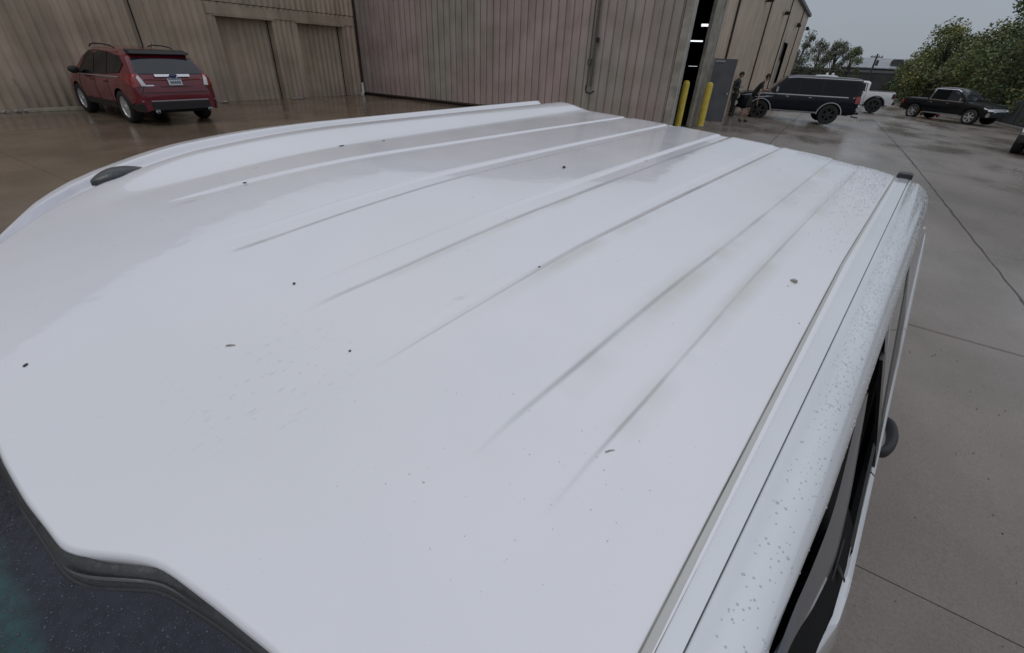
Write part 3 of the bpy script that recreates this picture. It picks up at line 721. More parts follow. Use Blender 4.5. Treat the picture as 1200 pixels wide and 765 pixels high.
# greenhouse side: window plane through lip and belt
def wp(s,d,off=0): return (s,-.06-.32*(d-.36)-off,-d)
def polyplate(name,pts,m,th=.004,off=0,parent=wt):
    k=len(pts); v=[TL(*wp(s,d,off)) for s,d in pts]+[TL(*wp(s,d,off-th)) for s,d in pts]
    f=[tuple(range(k)),tuple(reversed(range(k,2*k)))]+[(i,(i+1)%k,k+(i+1)%k,k+i) for i in range(k)]
    me=mesh(name,v,f); bm=bmesh.new(); bm.from_mesh(me); bmesh.ops.recalc_face_normals(bm,faces=bm.faces); bm.to_mesh(me); bm.free()
    return link(name,me,m,parent)
polyplate('door_frame_cab_shade',[(.2,.355),(1.80,.345),(1.86,.74),(.58,.74),(.40,.60)],M['trimblack'],.02,-.03)  # black sheet, also painting the cab's shade in the open front window
polyplate('rear_window',[(1.02,.39),(1.70,.385),(1.73,.46),(1.62,.53),(1.42,.59),(1.25,.635),(1.10,.69)],M['wetglass'],.004,.0)
polyplate('window_seal',[(1.74,.46),(1.80,.70),(1.10,.735),(1.10,.70),(1.25,.645),(1.42,.60),(1.62,.54)],M['blackseal'],.006,.002)
polyplate('pillar_trim',[(.965,.375),(1.015,.375),(1.025,.44),(.985,.448)],M['railw'],.004,.006)
polyplate('door_pillar',[(.955,.45),(1.015,.44),(1.10,.73),(1.03,.73)],M['blackseal'],.006,.003)
rows=[]
for q in lin(0,1,24):
    s=.70+q*.34; rows.append([wp(s,.655,-.002),wp(s,.668,.002),wp(s,.682,-.002)])
strip('belt_moulding',rows,M['plastic'])
# wind deflector over the front window
VI=[(.22,.335),(.283,.35),(.342,.37),(.426,.392),(.484,.396),(.53,.390),(.61,.376),(.66,.370)]
VO=[(.23,.342),(.285,.374),(.353,.419),(.476,.478),(.575,.472),(.64,.436),(.685,.402),(.70,.378)]
rows=[]
for q in lin(0,1,40):
    i=q*7; k=min(6,int(i)); w=i-k
    CR=lambda T,c: (lambda p0,p1,p2,p3: .5*((2*p1)+(-p0+p2)*w+(2*p0-5*p1+4*p2-p3)*w*w+(-p0+3*p1-3*p2+p3)*w**3))(T[max(0,k-1)][c],T[k][c],T[k+1][c],T[min(7,k+2)][c])
    a=(CR(VI,0),CR(VI,1)); b=(CR(VO,0),CR(VO,1))
    r=[]
    for u,o in ((0,.001),(.25,.004),(.6,.005),(.93,.004),(1,.002),(1.0,-.002)): r.append(wp(a[0]+(b[0]-a[0])*u, a[1]+(b[1]-a[1])*u, o))
    rows.append(r)
strip('wind_deflector',rows,M['visor'],sm=50)
# door skin: belt edge, outer side, curled front corner
def beltp(s):   # (t_in, t_out, d)
    d=lerp_tab([(.44,.68),(.50,.72),(.56,.745),(.64,.757),(.72,.76),(3.4,.76)],s)
    to=lerp_tab([(.44,-.12),(.50,-.145),(.56,-.168),(.64,-.187),(.72,-.1925),(1.2,-.195),(2.2,-.199),(3.3,-.203),(3.6,-.17)],s)
    ti=lerp_tab([(.44,-.10),(.53,-.148),(.60,-.166),(.645,-.166),(.68,-.170),(.74,-.178),(1.2,-.182),(1.7,-.186),(3.3,-.190)],s)
    return ti,to,d
def side_rows(s0,s1,n):
    rows=[]
    for s in lin(s0,s1,n):
        ti,to,d=beltp(s)
        rows.append([(s,ti+.001,-d-.004),(s,ti,-d),(s,ti-.3*(ti-to),-d+.002),(s,to+.002,-d-.003),(s,to,-d-.010),(s,to-.012,-d-.06),(s,to-.020,-d-.2),(s,to-.012,-d-.45),(s,to+.01,-d-.75),(s,to+.05,-d-.82)])
    return rows
df=strip('front_door',side_rows(.44,1.045,60),M['railw'],sm=50)
drr=strip('rear_door',side_rows(1.050,1.90,40),M['railw'],sm=50)
bed=strip('bed_side',side_rows(1.915,3.50,40),M['railw'],sm=50)
rows=[]
for s in lin(.44,1.90,70):
    ti,to,d=beltp(s); rows.append([(s,ti+.0005,-d-.001),(s,ti+.012,-d-.006),(s,ti+.016,-d-.02),(s,ti+.06,-d-.06)])
strip('belt_liner',rows,M['trimblack'],sm=40)
# rear-door handle sits just behind the front door
mbh=MB(); 
v=[];f=[];rws=[]
for q in lin(0,1,16):
    s=1.36+.19*q; w=.012+.010*math.sin(math.pi*q)**.5
    cen=(-.222-.030*math.sin(math.pi*q)**.45, -.915-.0*q)
    rws.append([(s,cen[0]+.013*math.cos(a),cen[1]+w*1.1*math.sin(a)) for a in [2*math.pi*k/12 for k in range(12)]])
strip('door_handle',rws,M['plastic'],drr,sm=60,closed=True)
# mirror sail, inner A-pillar trim
def flatpoly(name,pts,m,th=.006):
    k=len(pts); v=[TL(*p) for p in pts]+[TL(p[0],p[1]+.3*th,p[2]-th) for p in pts]
    f=[tuple(range(k)),tuple(reversed(range(k,2*k)))]+[(i,(i+1)%k,k+(i+1)%k,k+i) for i in range(k)]
    me=mesh(name,v,f); bm=bmesh.new(); bm.from_mesh(me); bmesh.ops.recalc_face_normals(bm,faces=bm.faces); bm.to_mesh(me); bm.free(); return link(name,me,m,wt)
flatpoly('mirror_sail',[wp(.22,.37,-.004),wp(.42,.40,-.002),wp(.60,.50,.000),wp(.70,.62,.000),wp(.70,.70,-.004),wp(.58,.685,-.006),wp(.50,.655,-.010),wp(.42,.61,-.010),wp(.25,.50,-.006)],M['trimblack'])
for a,b in (((.52,.53),(.60,.63)),((.47,.50),(.55,.515))):
    rws=[]
    for q in lin(0,1,4):
        s=a[0]+(b[0]-a[0])*q; d=a[1]+(b[1]-a[1])*q; c=wp(s,d,.003); rws.append([(c[0]+.002*math.cos(x),c[1]+.0015*math.sin(x),c[2]+.003*math.sin(x+.6)) for x in [2*math.pi*k/8 for k in range(8)]])
    strip('sail_ridge',rws,M['plastic'],sm=60,closed=True)
# body below, so that the truck is whole from a step aside
def tbox(name,s0,s1,t0,t1,d0,d1,m,bev=.02,parent=wt):
    mb=MB().box(s0,s1,t0,t1,-d1,-d0); o=mb.build(name,m,None,bevel=bev)
    for vtx in o.data.vertices: vtx.co=TL(vtx.co.x,vtx.co.y,vtx.co.z+tilt(vtx.co.y))
    o.parent=parent; return o
tbox('cab_interior',.25,1.78,.10,1.34,.50,1.25,M['dark'])
tbox('dashboard',-.75,.3,.0,1.4,.88,1.3,M['dark'])
tbox('cab_back',1.79,1.85,-.02,1.46,.36,1.3,M['railw'],.01)
tbox('far_door',.2,1.88,1.44,1.52,.70,1.62,M['railw'],.03)
tbox('far_window',.5,1.70,1.36,1.40,.36,.72,M['glass'],.01)
tbox('bed_side',1.9,3.55,1.44,1.54,.74,1.62,M['railw'],.03)
tbox('tailgate',3.46,3.53,-.15,1.56,.76,1.35,M['railw'],.02)
tbox('bed_floor',1.9,3.45,-.17,1.5,1.22,1.3,M['plastic'],.01)
tbox('rear_bumper',3.55,3.70,-.15,1.58,1.42,1.6,M['chrome'],.03)
tbox('hood',-2.0,-.8,-.0,1.42,.86,1.3,M['railw'],.08)
tbox('front_bumper',-2.2,-2.02,-.18,1.62,1.3,1.65,M['chrome'],.04)
tbox('fender',-1.98,.5,-.22,-.10,.90,1.35,M['railw'],.03); tbox('fender',-1.98,.2,1.42,1.52,.96,1.35,M['railw'],.03)
tbox('chassis',-1.9,3.4,.1,1.35,1.35,1.72,M['dark'],.02)
def wheel(parent,x,y,R_,wid,spokes=6,rimm='alloy',loc_z=None,rr=.66,side=1,prof=.5):
    w=bpy.data.objects.new('wheel',None); COL.objects.link(w); w.parent=parent; w.location=(x,y,R_ if loc_z is None else loc_z); w.empty_display_size=.1
    h=wid/2; rm=R_*rr
    MB().lathe([(rm,-h*.8),(rm+.01,-h*.98),(R_*.93,-h),(R_*.99,-h*.8),(R_,-h*.4),(R_,h*.4),(R_*.99,h*.8),(R_*.93,h),(rm+.01,h*.98),(rm,h*.8),(rm,-h*.8)],'y',28).build('tyre',M['rubber'],w,sm=50)
    rb=MB().lathe([(rm+.003,-h*.75),(rm+.003,h*.86),(rm-.02,h*.86),(rm-.035,h*.60),(rm-.04,-h*.6)],'y',28)
    yy=h*.66
    for k in range(spokes):
        a=2*math.pi*k/spokes; ca,sa=math.cos(a),math.sin(a)
        for (r0,r1,w0,w1) in ((.03,rm-.03,.045,.034),):
            n=len(rb.v)
            for r_,ww in ((r0,w0),(r1,w1)):
                for sg in (-1,1):
                    for d in (yy-.03,yy+.012): rb.v.append((r_*ca-sg*ww*sa,d,r_*sa+sg*ww*ca))
            for q in ((0,1,3,2),(4,6,7,5),(0,4,5,1),(2,3,7,6),(0,2,6,4),(1,5,7,3)): rb.f.append(tuple(n+i for i in q))
    rb.lathe([(0,yy+.03),(.06,yy+.025),(.07,yy-.02)],'y',14)
    r=rb.build('rim',M[rimm],w,sm=40)
    MB().lathe([(0,-h*.2),(rm-.03,-h*.2),(rm-.03,-h*.3)],'y',20).build('brake_disc',M['dark'],w)
    if side<0: w.rotation_euler=(0,0,math.pi)
    return w
for sx_ in (-1.45,2.75):
    for ty,sd_ in ((-.08,-1),(1.52,1)): wheel(wt,sx_-C0[0],ty-C0[1],.41,.27,6,side=sd_)

# water beads standing on the near rail and the rear corner of the roof, and on the windscreen
def beads_mesh(name,pts,m,parent,label=None):
    ico=[]; v=[];f=[]
    for (p,nrm,r) in pts:
        nz=nrm.normalized(); u=nz.orthogonal().normalized(); w=nz.cross(u); n0=len(v); ex=1
        for (rad,h) in ((1,-.05),(.86,.34),(.5,.58)):
            for k in range(6):
                a=2*math.pi*k/6; q=p+(u*math.cos(a)+w*math.sin(a))*rad*r+nz*h*r; v.append(tuple(q))
        v.append(tuple(p+nz*.66*r))
        for l in range(2):
            for k in range(6): a=n0+l*6+k;b=n0+l*6+(k+1)%6; f.append((a,b,b+6,a+6))
        for k in range(6): f.append((n0+12+k,n0+12+(k+1)%6,n0+18))
    me=mesh(name,v,f,180); o=link(name,me,m,parent); o['kind']='stuff'; return o
M['water']=mat('water_bead',(.50,.52,.56),.03,coat=1,spec=.5)
M['waterd']=mat('water_bead_on_glass',(.05,.055,.07),.12,spec=.5)
rw=random.Random(11)
def tree_of(o): return BVHTree.FromPolygons([vv.co.copy() for vv in o.data.vertices],[tuple(p.vertices) for p in o.data.polygons])
bv=tree_of(rail); pts=[]
for i in range(3600):
    s=.05+1.74*rw.random()**.75; t=-.016-.055*rw.random()
    if s<.5 and rw.random()<.5: continue
    h=bv.ray_cast(Vector(TL(s,t,.0)),Vector((0,0,-1)))
    if h[0]: pts.append((h[0],h[1] if h[1].z>0 else -h[1],rw.uniform(.0005,.0011)*(1 if rw.random()<.93 else 1.5)))
beads_mesh('rail_droplets',pts,M['water'],wt)
bv=tree_of(roofp); pts=[]
for i in range(2200):
    if rw.random()<.6: s=1.80-abs(rw.gauss(0,.28)); t=.035+abs(rw.gauss(0,.05))
    else: s=1.79-abs(rw.gauss(0,.03)); t=rw.uniform(.03,.30)
    if s<.6: continue
    h=bv.ray_cast(Vector(TL(s,t,.0)),Vector((0,0,-1)))
    if h[0]: pts.append((h[0],h[1] if h[1].z>0 else -h[1],rw.uniform(.0007,.0017)))
beads_mesh('roof_droplets',pts,M['water'],wt)
bv=tree_of(ws); pts=[]
for i in range(9000):
    t=rw.uniform(.12,.75); s=fsm(t)-.004-.11*rw.random()
    h=bv.ray_cast(Vector(TL(s,t,.0)),Vector((0,0,-1)))
    if h[0]: pts.append((h[0],h[1] if h[1].z>0 else -h[1],rw.uniform(.0003,.0007)*(1 if rw.random()<.9 else 2)))
beads_mesh('glass_droplets',pts,M['waterd'],wt)
# loose bits lying on the roof
M['bit']=mat('dark_plant_bit',(.05,.045,.04),.6,var=.4,vscale=300)
M['bit2']=mat('pale_plant_bit',(.30,.29,.25),.6,var=.3,vscale=300)
for (s,t,l,w,a,mm_,lb) in ((.933,.641,.014,.006,.4,'bit','small dark seed head lying mid roof near the far reflection edge'),(.480,.356,.005,.003,.2,'bit','tiny dark seed sitting on the third rib from the near edge'),
    (.743,.070,.010,.006,1.2,'bit2','grey plant bit near the near roof moulding'),(.215,.570,.004,.003,.3,'bit','tiny dark seed beside the start of a rib left of centre'),(-.055,.660,.006,.0025,.8,'bit','dark slender seed near the front left roof edge'),
    (.191,.396,.003,.002,0,'bit','lone speck of grit ahead of the third rib'),(.276,.110,.010,.0012,2.6,'bit2','thin curved fibre lying right of the two nearest ribs'),(.107,.509,.011,.002,2.4,'bit2','yellowish stalk fragment near the front of the roof'),
    (.33,1.00,.009,.003,.2,'bit','small dark leaf crumb behind the antenna, first of a close pair'),(.62,1.12,.016,.003,.1,'bit','dark leaf crumb on the bright band along the far side'),(.74,1.11,.010,.003,.1,'bit2','small pale leaf crumb beside the dark one on the far bright band')):
    z=zroof(s,t)+bead(s,t); bm=bmesh.new(); bmesh.ops.create_icosphere(bm,subdivisions=2,radius=1)
    for q in bm.verts: q.co=Vector((q.co.x*l*.55*rw.uniform(.8,1.1), q.co.y*w*.6*rw.uniform(.8,1.2)+.15*l*.55*(q.co.x**2), q.co.z*w*.5))
    me=bpy.data.meshes.new('plant_bit'); bm.to_mesh(me); bm.free(); smooth(me,60)
    P2=U_*s+V_*t; o=link('plant_bit',me,M[mm_],None,(P2.x,P2.y,ZC+z+w*.3),(0,0,PA+a)); tag(o,lb,'debris','plant bits lying on the white roof')

# ------------------------------------------------------------------ parked vehicles (x forward, y left, z up)
class Car:
    def __init__(s, name, loc, head, paint, keys, W, label, cat, group=None, wheels=(), Rw=.36, arch=.42, sill=.30, tumble=.20, wheelw=.24, rim='alloy', spokes=6, track=None, flare=None):
        s.root=empty(name,loc,head,label,cat,group); s.W=W; s.keys=keys; s.tumble=tumble; s.wheels=wheels; s.Rw=Rw
        xs=[]
        for a,b in zip(keys,keys[1:]):
            n=max(1,int(abs(b[0]-a[0])/.045)); xs+=[a[0]+(b[0]-a[0])*i/n for i in range(n)]
        xs.append(keys[-1][0])
        def K(x,i):
            return lerp_tab([(k[0],k[i]) for k in keys],x)
        s.K=K; v=[];f=[]; L=len(xs)
        n1=8; n2=7
        for x in xs:
            zb,zt,wf=K(x,1),K(x,2),K(x,3); lo=K(x,4)
            for wx in wheels:
                d=abs(x-wx)
                if d<arch: lo=max(lo,Rw+math.sqrt(arch*arch-d*d))
            zb=min(zb,zt); hw=W/2*wf; row=[]
            lo=min(lo,zb-.05)
            for i in range(n1):
                u=i/(n1-1); z=lo+(zb-lo)*u
                zz=(z-sill)/(max(.3,zb-sill)); wy=hw*(.955+.045*math.sin(math.pi*min(1,max(0,zz*.95)))) if zz>0 else hw*.94
                if i==n1-1: wy-=.012
                row.append((x,wy,z))
            yb=row[-1][1]; up=zt-zb
            for i in range(1,n2+1):
                u=i/n2
                if u<=.45: y=yb-(tumble*up/.65)*(u/.45)*.9; z=zb+up*.88*(u/.45)
                else:
                    w=(u-.45)/.55; y0=yb-(tumble*up/.65)*.9; y=y0*(1-w**1.3) if w<1 else 0; z=zb+up*(.88+.12*math.sin(w*math.pi/2)**.6)+.03*math.sin(w*math.pi/2)*(1 if up<.1 else .6)
                row.append((x,y,z))
            v+=row+[(a,-b,c) for a,b,c in reversed(row[:-1])]
        m=2*(n1+n2)-1
        for i in range(L-1):
            for j in range(m-1): f.append((i*m+j,i*m+j+1,(i+1)*m+j+1,(i+1)*m+j))
        f.append(tuple(range(m))); f.append(tuple((L-1)*m+j for j in reversed(range(m))))
        me=mesh('body',v,f); bm=bmesh.new(); bm.from_mesh(me); bmesh.ops.recalc_face_normals(bm,faces=bm.faces); bm.to_mesh(me); bm.free(); smooth(me,28)
        s.body=link('body',me,paint,s.root); s.bv=BVHTree.FromPolygons([q.co.copy() for q in me.vertices],[tuple(p.vertices) for p in me.polygons])
        x0,x1=keys[0][0],keys[-1][0]
        MB().box(min(x0,x1)+.25,max(x0,x1)-.25,-W/2*.80,W/2*.80,sill-.04,sill+.45).build('underbody',M['dark'],s.root)
        tr=track or W/2-.12
        for wx in wheels:
            for sd in (1,-1):
                wheel(s.root,wx,sd*tr,Rw,wheelw,spokes,rim,side=sd)
                if flare:
                    mb=MB(); n=18
                    for k in range(n+1):
                        a=math.pi*(-.08+1.16*k/n); 
                        for rr_,yy in ((arch-.005,tr+.10),(arch-.005,tr+.16),(arch+.065,tr+.14),(arch+.07,tr+.08)): mb.v.append((wx+rr_*math.cos(a),sd*yy,Rw+rr_*math.sin(a)))
                    for k in range(n):
                        for j in range(4): a_=k*4+j;b_=k*4+(j+1)%4; mb.f.append((a_,b_,b_+4,a_+4))
                    mb.build('wheel_flare',flare,s.root,sm=50)
    def patch(s,name,poly,axis,sd,m,off=.006,cuts=3,parent=None):
        """poly in (x,z) for axis 'y', (y,z) for axis 'x', (x,y) for 'z'; laid on the body"""
        bm=bmesh.new(); vs=[]
        for a,b in poly:
            q={'y':(a,sd*3,b),'x':(sd*4,a,b),'z':(a,b,3)}[axis]; vs.append(bm.verts.new(q))
        fc=bm.faces.new(vs); bmesh.ops.triangulate(bm,faces=[fc]); bmesh.ops.subdivide_edges(bm,edges=bm.edges[:],cuts=cuts,use_grid_fill=True)
        dr={'y':Vector((0,-sd,0)),'x':Vector((-sd,0,0)),'z':Vector((0,0,-1))}[axis]; kill=[]
        for q in bm.verts:
            h=s.bv.ray_cast(q.co,dr)
            if h[0] is None: h=s.bv.find_nearest(q.co+dr*(2 if axis!='x' else 2))
            nn=h[1] if h[1].dot(dr)<0 else -h[1]; q.co=h[0]+nn*off
        bmesh.ops.solidify(bm,geom=bm.faces[:],thickness=min(off*.9,.02))
        bmesh.ops.recalc_face_normals(bm,faces=bm.faces)
        me=bpy.data.meshes.new(name); bm.to_mesh(me); bm.free(); smooth(me,40)
        return link(name,me,m,s.root)
    def box(s,name,x0,x1,y0,y1,z0,z1,m,bev=.015): return MB().box(x0,x1,y0,y1,z0,z1).build(name,m,s.root,bevel=bev,sm=40)
def heading(a): return R(a)

# --- dark red crossover, tail towards the camera.   keys: x, belt, top, width factor, lower edge
rk=[(-2.36,.58,.62,.80,.36),(-2.345,.72,.76,.86,.33),(-2.30,.93,.97,.93,.32),(-2.25,1.03,1.08,.955,.32),(-2.17,1.06,1.20,.965,.32),(-2.02,1.06,1.40,.975,.32),(-1.88,1.06,1.555,.98,.32),(-1.72,1.06,1.60,.99,.32),(-1.2,1.04,1.655,1,.32),(-.4,1.01,1.69,1,.32),(.35,.99,1.665,1,.32),(.75,.98,1.54,1,.32),(1.10,.97,1.30,.995,.32),(1.38,.965,1.06,.99,.32),(1.6,.955,1.02,.985,.32),(2.0,.88,.95,.95,.32),(2.22,.76,.83,.88,.32),(2.34,.58,.64,.74,.34)]
rl=Vector((-14.98,6.05)); 
rd=Vector((-16.36,5.2))                         # front axle middle sits further from the camera
RA=math.atan2(5.95-6.20,-17.85-14.90+32.75-2.9) if False else None
rear=Vector((-14.92,6.03)); frontc=Vector((-17.62,6.02-.05)); dv=(frontc-rear).normalized(); RA=math.atan2(dv.y,dv.x)
cen=rear+dv*1.41
cen=Vector((-16.45,6.12)); RA=R(179.3)
red=Car('crossover',(cen.x,cen.y,G(cen.x,cen.y)),RA,M['red'],rk,1.92,'dark red crossover parked alone beside the corrugated wall, tail towards us','car',wheels=(-1.41,1.41),Rw=.37,arch=.43,tumble=.24,spokes=8)
for sd in (1,-1):
    red.patch('side_glass',[(1.12,1.02),(.62,1.44),(.25,1.57),(-.02,1.59),(-.02,1.06)],'y',sd,M['glass'])
    red.patch('side_glass',[(-.06,1.06),(-.06,1.59),(-.85,1.57),(-.85,1.08)],'y',sd,M['glass'])
    red.patch('side_glass',[(-.89,1.09),(-.89,1.565),(-1.55,1.50),(-1.80,1.33),(-1.62,1.14)],'y',sd,M['glass'])
    red.patch('beltline',[(1.0,.985),(1.0,1.005),(-1.6,1.055),(-1.6,1.035)],'y',sd,M['silver_line'],off=.012,cuts=5)
    for x_ in (-.04,-.87,1.02): red.patch('door_gap',[(x_-.006,.40),(x_+.006,.40),(x_+.006,1.0),(x_-.006,1.0)],'y',sd,M['dark'],off=.003,cuts=4)
    for x_ in (-.70,.18): red.patch('door_handle',[(x_-.09,.90),(x_+.09,.905),(x_+.09,.935),(x_-.09,.93)],'y',sd,M['red'],off=.03,cuts=2)
    red.patch('sill_cladding',[(-.98,.33),(.98,.33),(.98,.46),(-.98,.46)],'y',sd,M['plastic'],off=.012,cuts=4)
    red.patch('tail_light',[(sd*.66,.90),(sd*.95,.86),(sd*.97,1.12),(sd*.74,1.15)],'x',-1,M['taill'],off=.018,cuts=4)
    red.patch('side_marker_lens',[(-2.34,.86),(-1.98,.96),(-1.98,1.10),(-2.20,1.14),(-2.3,1.0)],'y',sd,M['taill'],off=.016,cuts=4)
    red.patch('reverse_lens',[(sd*.665,.895),(sd*.765,.885),(sd*.80,1.06),(sd*.745,1.11)],'x',-1,M['clearl'],off=.026,cuts=3)
    mb=MB().tube([(.30,sd*.66,1.655),(.2,sd*.665,1.70),(-.1,sd*.67,1.728),(-.6,sd*.665,1.725),(-1.05,sd*.655,1.70),(-1.2,sd*.65,1.655)],.016,8); mb.build('roof_rail',M['plastic'],red.root,sm=60)
    mb=MB(); mb.lathe([(0,-.09),(.08,-.085),(.11,-.03),(.10,.06),(.05,.10),(0,.105)],'x',14); o=mb.build('side_mirror',M['plastic'],red.root,sm=60,loc=(.88,sd*1.03,1.10)); o.scale=(.8,1.1,.85)
    red.box('mirror_stalk',.84,.92,min(sd*.90,sd*.98),max(sd*.90,sd*.98),1.02,1.08,M['plastic'])
    MB().lathe([(.045,-.12),(.05,-.12),(.05,.05),(.0,.05)],'x',14).build('exhaust_tip',M['chrome'],red.root,sm=50,loc=(-2.30,sd*.62,.34))
red.patch('rear_glass',[(-.78,1.14),(.78,1.14),(.66,1.47),(-.66,1.47)],'x',-1,M['glass2'],off=.008,cuts=6)
mb=MB().prism([(-2.02,1.555),(-1.98,1.61),(-1.72,1.655),(-1.70,1.60),(-1.86,1.54)],'y',-.66,.66); mb.build('spoiler',M['plastic'],red.root,bevel=.012,sm=50)
red.patch('chrome_bar',[(-.40,1.075),(.40,1.075),(.40,1.125),(-.40,1.125)],'x',-1,M['chrome'],off=.025,cuts=4)
bmk=MB(); bmk.lathe([(0,-.035),(.06,-.033),(.085,-.02),(.09,0)],'x',24); o=bmk.build('emblem',M['emblem'],red.root,sm=50,loc=(-2.285,0,1.10)); o.scale=(1,1,.5)
bmk=MB(); bmk.lathe([(.088,-.02),(.10,-.03),(.112,-.015),(.112,0)],'x',24); o=bmk.build('emblem_ring',M['chrome'],red.root,sm=50,loc=(-2.288,0,1.10)); o.scale=(1,1,.52)
pt_=red.patch('licence_plate',[(-.155,.895),(.155,.895),(.155,1.045),(-.155,1.045)],'x',-1,M['plate'],off=.02,cuts=2)
for (a,b,c,d) in ((-.14,.14,1.015,1.035),(-.12,-.09,.93,.985),(-.07,-.04,.93,.985),(-.02,.01,.93,.985),(.03,.06,.93,.985),(.08,.11,.93,.985)):
    red.patch('plate_character',[(a,c),(b,c),(b,d),(a,d)],'x',-1,M['plate_ink'],off=.026,cuts=1)
red.patch('model_badge',[(.50,.885),(.72,.885),(.72,.91),(.50,.91)],'x',-1,M['chrome'],off=.016,cuts=2)
red.patch('tailgate_gap',[(-.80,.735),(.80,.735),(.80,.748),(-.80,.748)],'x',-1,M['dark'],off=.004,cuts=5)
for sd in (1,-1): red.patch('tailgate_gap',[(sd*.80,.735),(sd*.812,.735),(sd*.70,.90),(sd*.688,.90)],'x',-1,M['dark'],off=.004,cuts=3)
red.patch('plate_recess',[(-.34,.86),(.34,.86),(.36,.872),(-.36,.872)],'x',-1,M['dark'],off=.004,cuts=3)
red.patch('lower_bumper',[(-.93,.36),(.93,.36),(.92,.535),(-.92,.535)],'x',-1,M['plastic'],off=.018,cuts=6)
for sd in (1,-1): red.patch('lower_bumper',[(-2.34,.34),(-1.86,.34),(-1.84,.42),(-2.34,.53)],'y',sd,M['plastic'],off=.014,cuts=4)
red.patch('bumper_step',[(-.85,.55),(.85,.55),(.85,.575),(-.85,.575)],'x',-1,M['silver_line'],off=.008,cuts=4)
MB().tube([(-2.13,.05,1.20),(-2.17,-.1,1.185),(-2.16,-.38,1.20)],.012,6).build('rear_wiper',M['plastic'],red.root,sm=60)
MB().tube([(-1.55,.0,1.63),(-1.72,.0,1.80)],.006,6).build('aerial',M['plastic'],red.root)
red.patch('windscreen',[(.42,-.66),(1.30,-.74),(1.30,.74),(.42,.66)],'z',1,M['glass'],off=.006,cuts=6)

# --- big navy-black SUV by the tan wall
nk=[(-2.62,1.10,1.14,.86,.62),(-2.58,1.22,1.80,.93,.50),(-2.50,1.24,1.93,.965,.46),(-2.2,1.24,1.96,.99,.46),(-1,1.24,1.985,1,.46),(.2,1.22,1.975,1,.46),(.62,1.21,1.92,1,.46),(.95,1.20,1.62,1,.46),(1.28,1.19,1.27,1,.46),(1.5,1.17,1.22,1,.46),(2.3,1.12,1.17,.98,.46),(2.52,1.02,1.08,.93,.46),(2.60,.7,.78,.88,.50)]
d_=(Vector((-2.42,25.95))-Vector((.15,27.6))); d_.normalize(); nc=Vector((-1.05,26.9)); NA=math.atan2(d_.y,d_.x)
def axle(px,py):
    pass
navy=Car('large_suv',(-1.53,28.53,G(-1.53,28.53)),R(190.5),M['navy'],nk,2.02,'navy black full size SUV with silver side stripes beside the tan wall','SUV',wheels=(-1.52,1.52),Rw=.42,arch=.50,sill=.46,tumble=.16,wheelw=.30,rim='plastic',spokes=6)
for sd in (1,-1):
    navy.patch('side_glass',[(.95,1.27),(.62,1.72),(.42,1.82),(.05,1.82),(.05,1.27)],'y',sd,M['glass'])
    navy.patch('side_glass',[(-.03,1.27),(-.03,1.82),(-.92,1.82),(-.92,1.27)],'y',sd,M['glass'])
    navy.patch('side_glass',[(-1.02,1.27),(-1.02,1.82),(-2.38,1.78),(-2.38,1.29)],'y',sd,M['glass'])
    navy.patch('drip_rail',[(.60,1.865),(.2,1.905),(-2.45,1.885),(-2.45,1.865),(.2,1.885),(.6,1.845)],'y',sd,M['silver_line'],off=.02,cuts=4)
    navy.patch('side_stripe',[(2.45,1.02),(1.5,1.155),(-2.5,1.165),(-2.5,1.20),(1.4,1.19),(2.45,1.045)],'y',sd,M['silver_line'],off=.006,cuts=5)
    navy.patch('side_stripe',[(1.9,.98),(1.3,1.06),(1.0,1.06),(1.5,.99)],'y',sd,M['silver_line'],off=.006,cuts=2)
    for x_ in (0,-.97,1.0): navy.patch('door_gap',[(x_-.007,.52),(x_+.007,.52),(x_+.007,1.2),(x_-.007,1.2)],'y',sd,M['dark'],off=.003,cuts=4)
    for wx in (1.52,-1.52):
        mb=MB(); n=18; 
        for k in range(n+1):
            a=math.pi*(.0+1.0*k/n)
            for rr_,yy in ((.495,.985),(.495,1.03),(.535,1.03),(.54,.97)): mb.v.append((wx+rr_*math.cos(a),sd*yy,.42+rr_*math.sin(a)))
        for k in range(n):
            for j in range(4): a_=k*4+j;b_=k*4+(j+1)%4; mb.f.append((a_,b_,b_+4,a_+4))
        mb.build('arch_trim',M['silver_line'],navy.root,sm=50)
    navy.patch('tail_light',[(-2.615,.95),(-2.42,.95),(-2.42,1.24),(-2.60,1.24)],'y',sd,M['taill'],off=.02,cuts=2)
    navy.patch('tail_light',[(sd*.78,.95),(sd*.95,.95),(sd*.95,1.22),(sd*.78,1.22)],'x',-1,M['taill'],off=.02,cuts=2)
    navy.patch('head_light',[(sd*.55,.88),(sd*.88,.88),(sd*.88,1.04),(sd*.55,1.04)],'x',1,M['clearl'],off=.02,cuts=2)
    navy.box('side_mirror',.92,1.02,min(sd*1.04,sd*1.26),max(sd*1.04,sd*1.26),1.26,1.50,M['chrome'],.03)
    navy.patch('running_board',[(-1.0,.46),(1.0,.46),(1.0,.52),(-1.0,.52)],'y',sd,M['silver_line'],off=.05,cuts=2)
    navy.box('door_handle',-.62,-.48,min(sd*.985,sd*1.03),max(sd*.985,sd*1.03),1.08,1.11,M['chrome'],.008)
    navy.box('door_handle',.36,.50,min(sd*.985,sd*1.03),max(sd*.985,sd*1.03),1.08,1.11,M['chrome'],.008)
navy.box('rear_bumper',-2.82,-2.58,-.98,.98,.62,.84,M['chrome'],.05)
navy.box('front_bumper',2.55,2.74,-.98,.98,.55,.78,M['chrome'],.05)
navy.patch('grille',[(-.5,.82),(.5,.82),(.5,1.04),(-.5,1.04)],'x',1,M['chrome'],off=.02,cuts=2)
navy.patch('rear_glass',[(-.78,1.27),(.78,1.27),(.72,1.75),(-.72,1.75)],'x',-1,M['glass2'],off=.008,cuts=3)
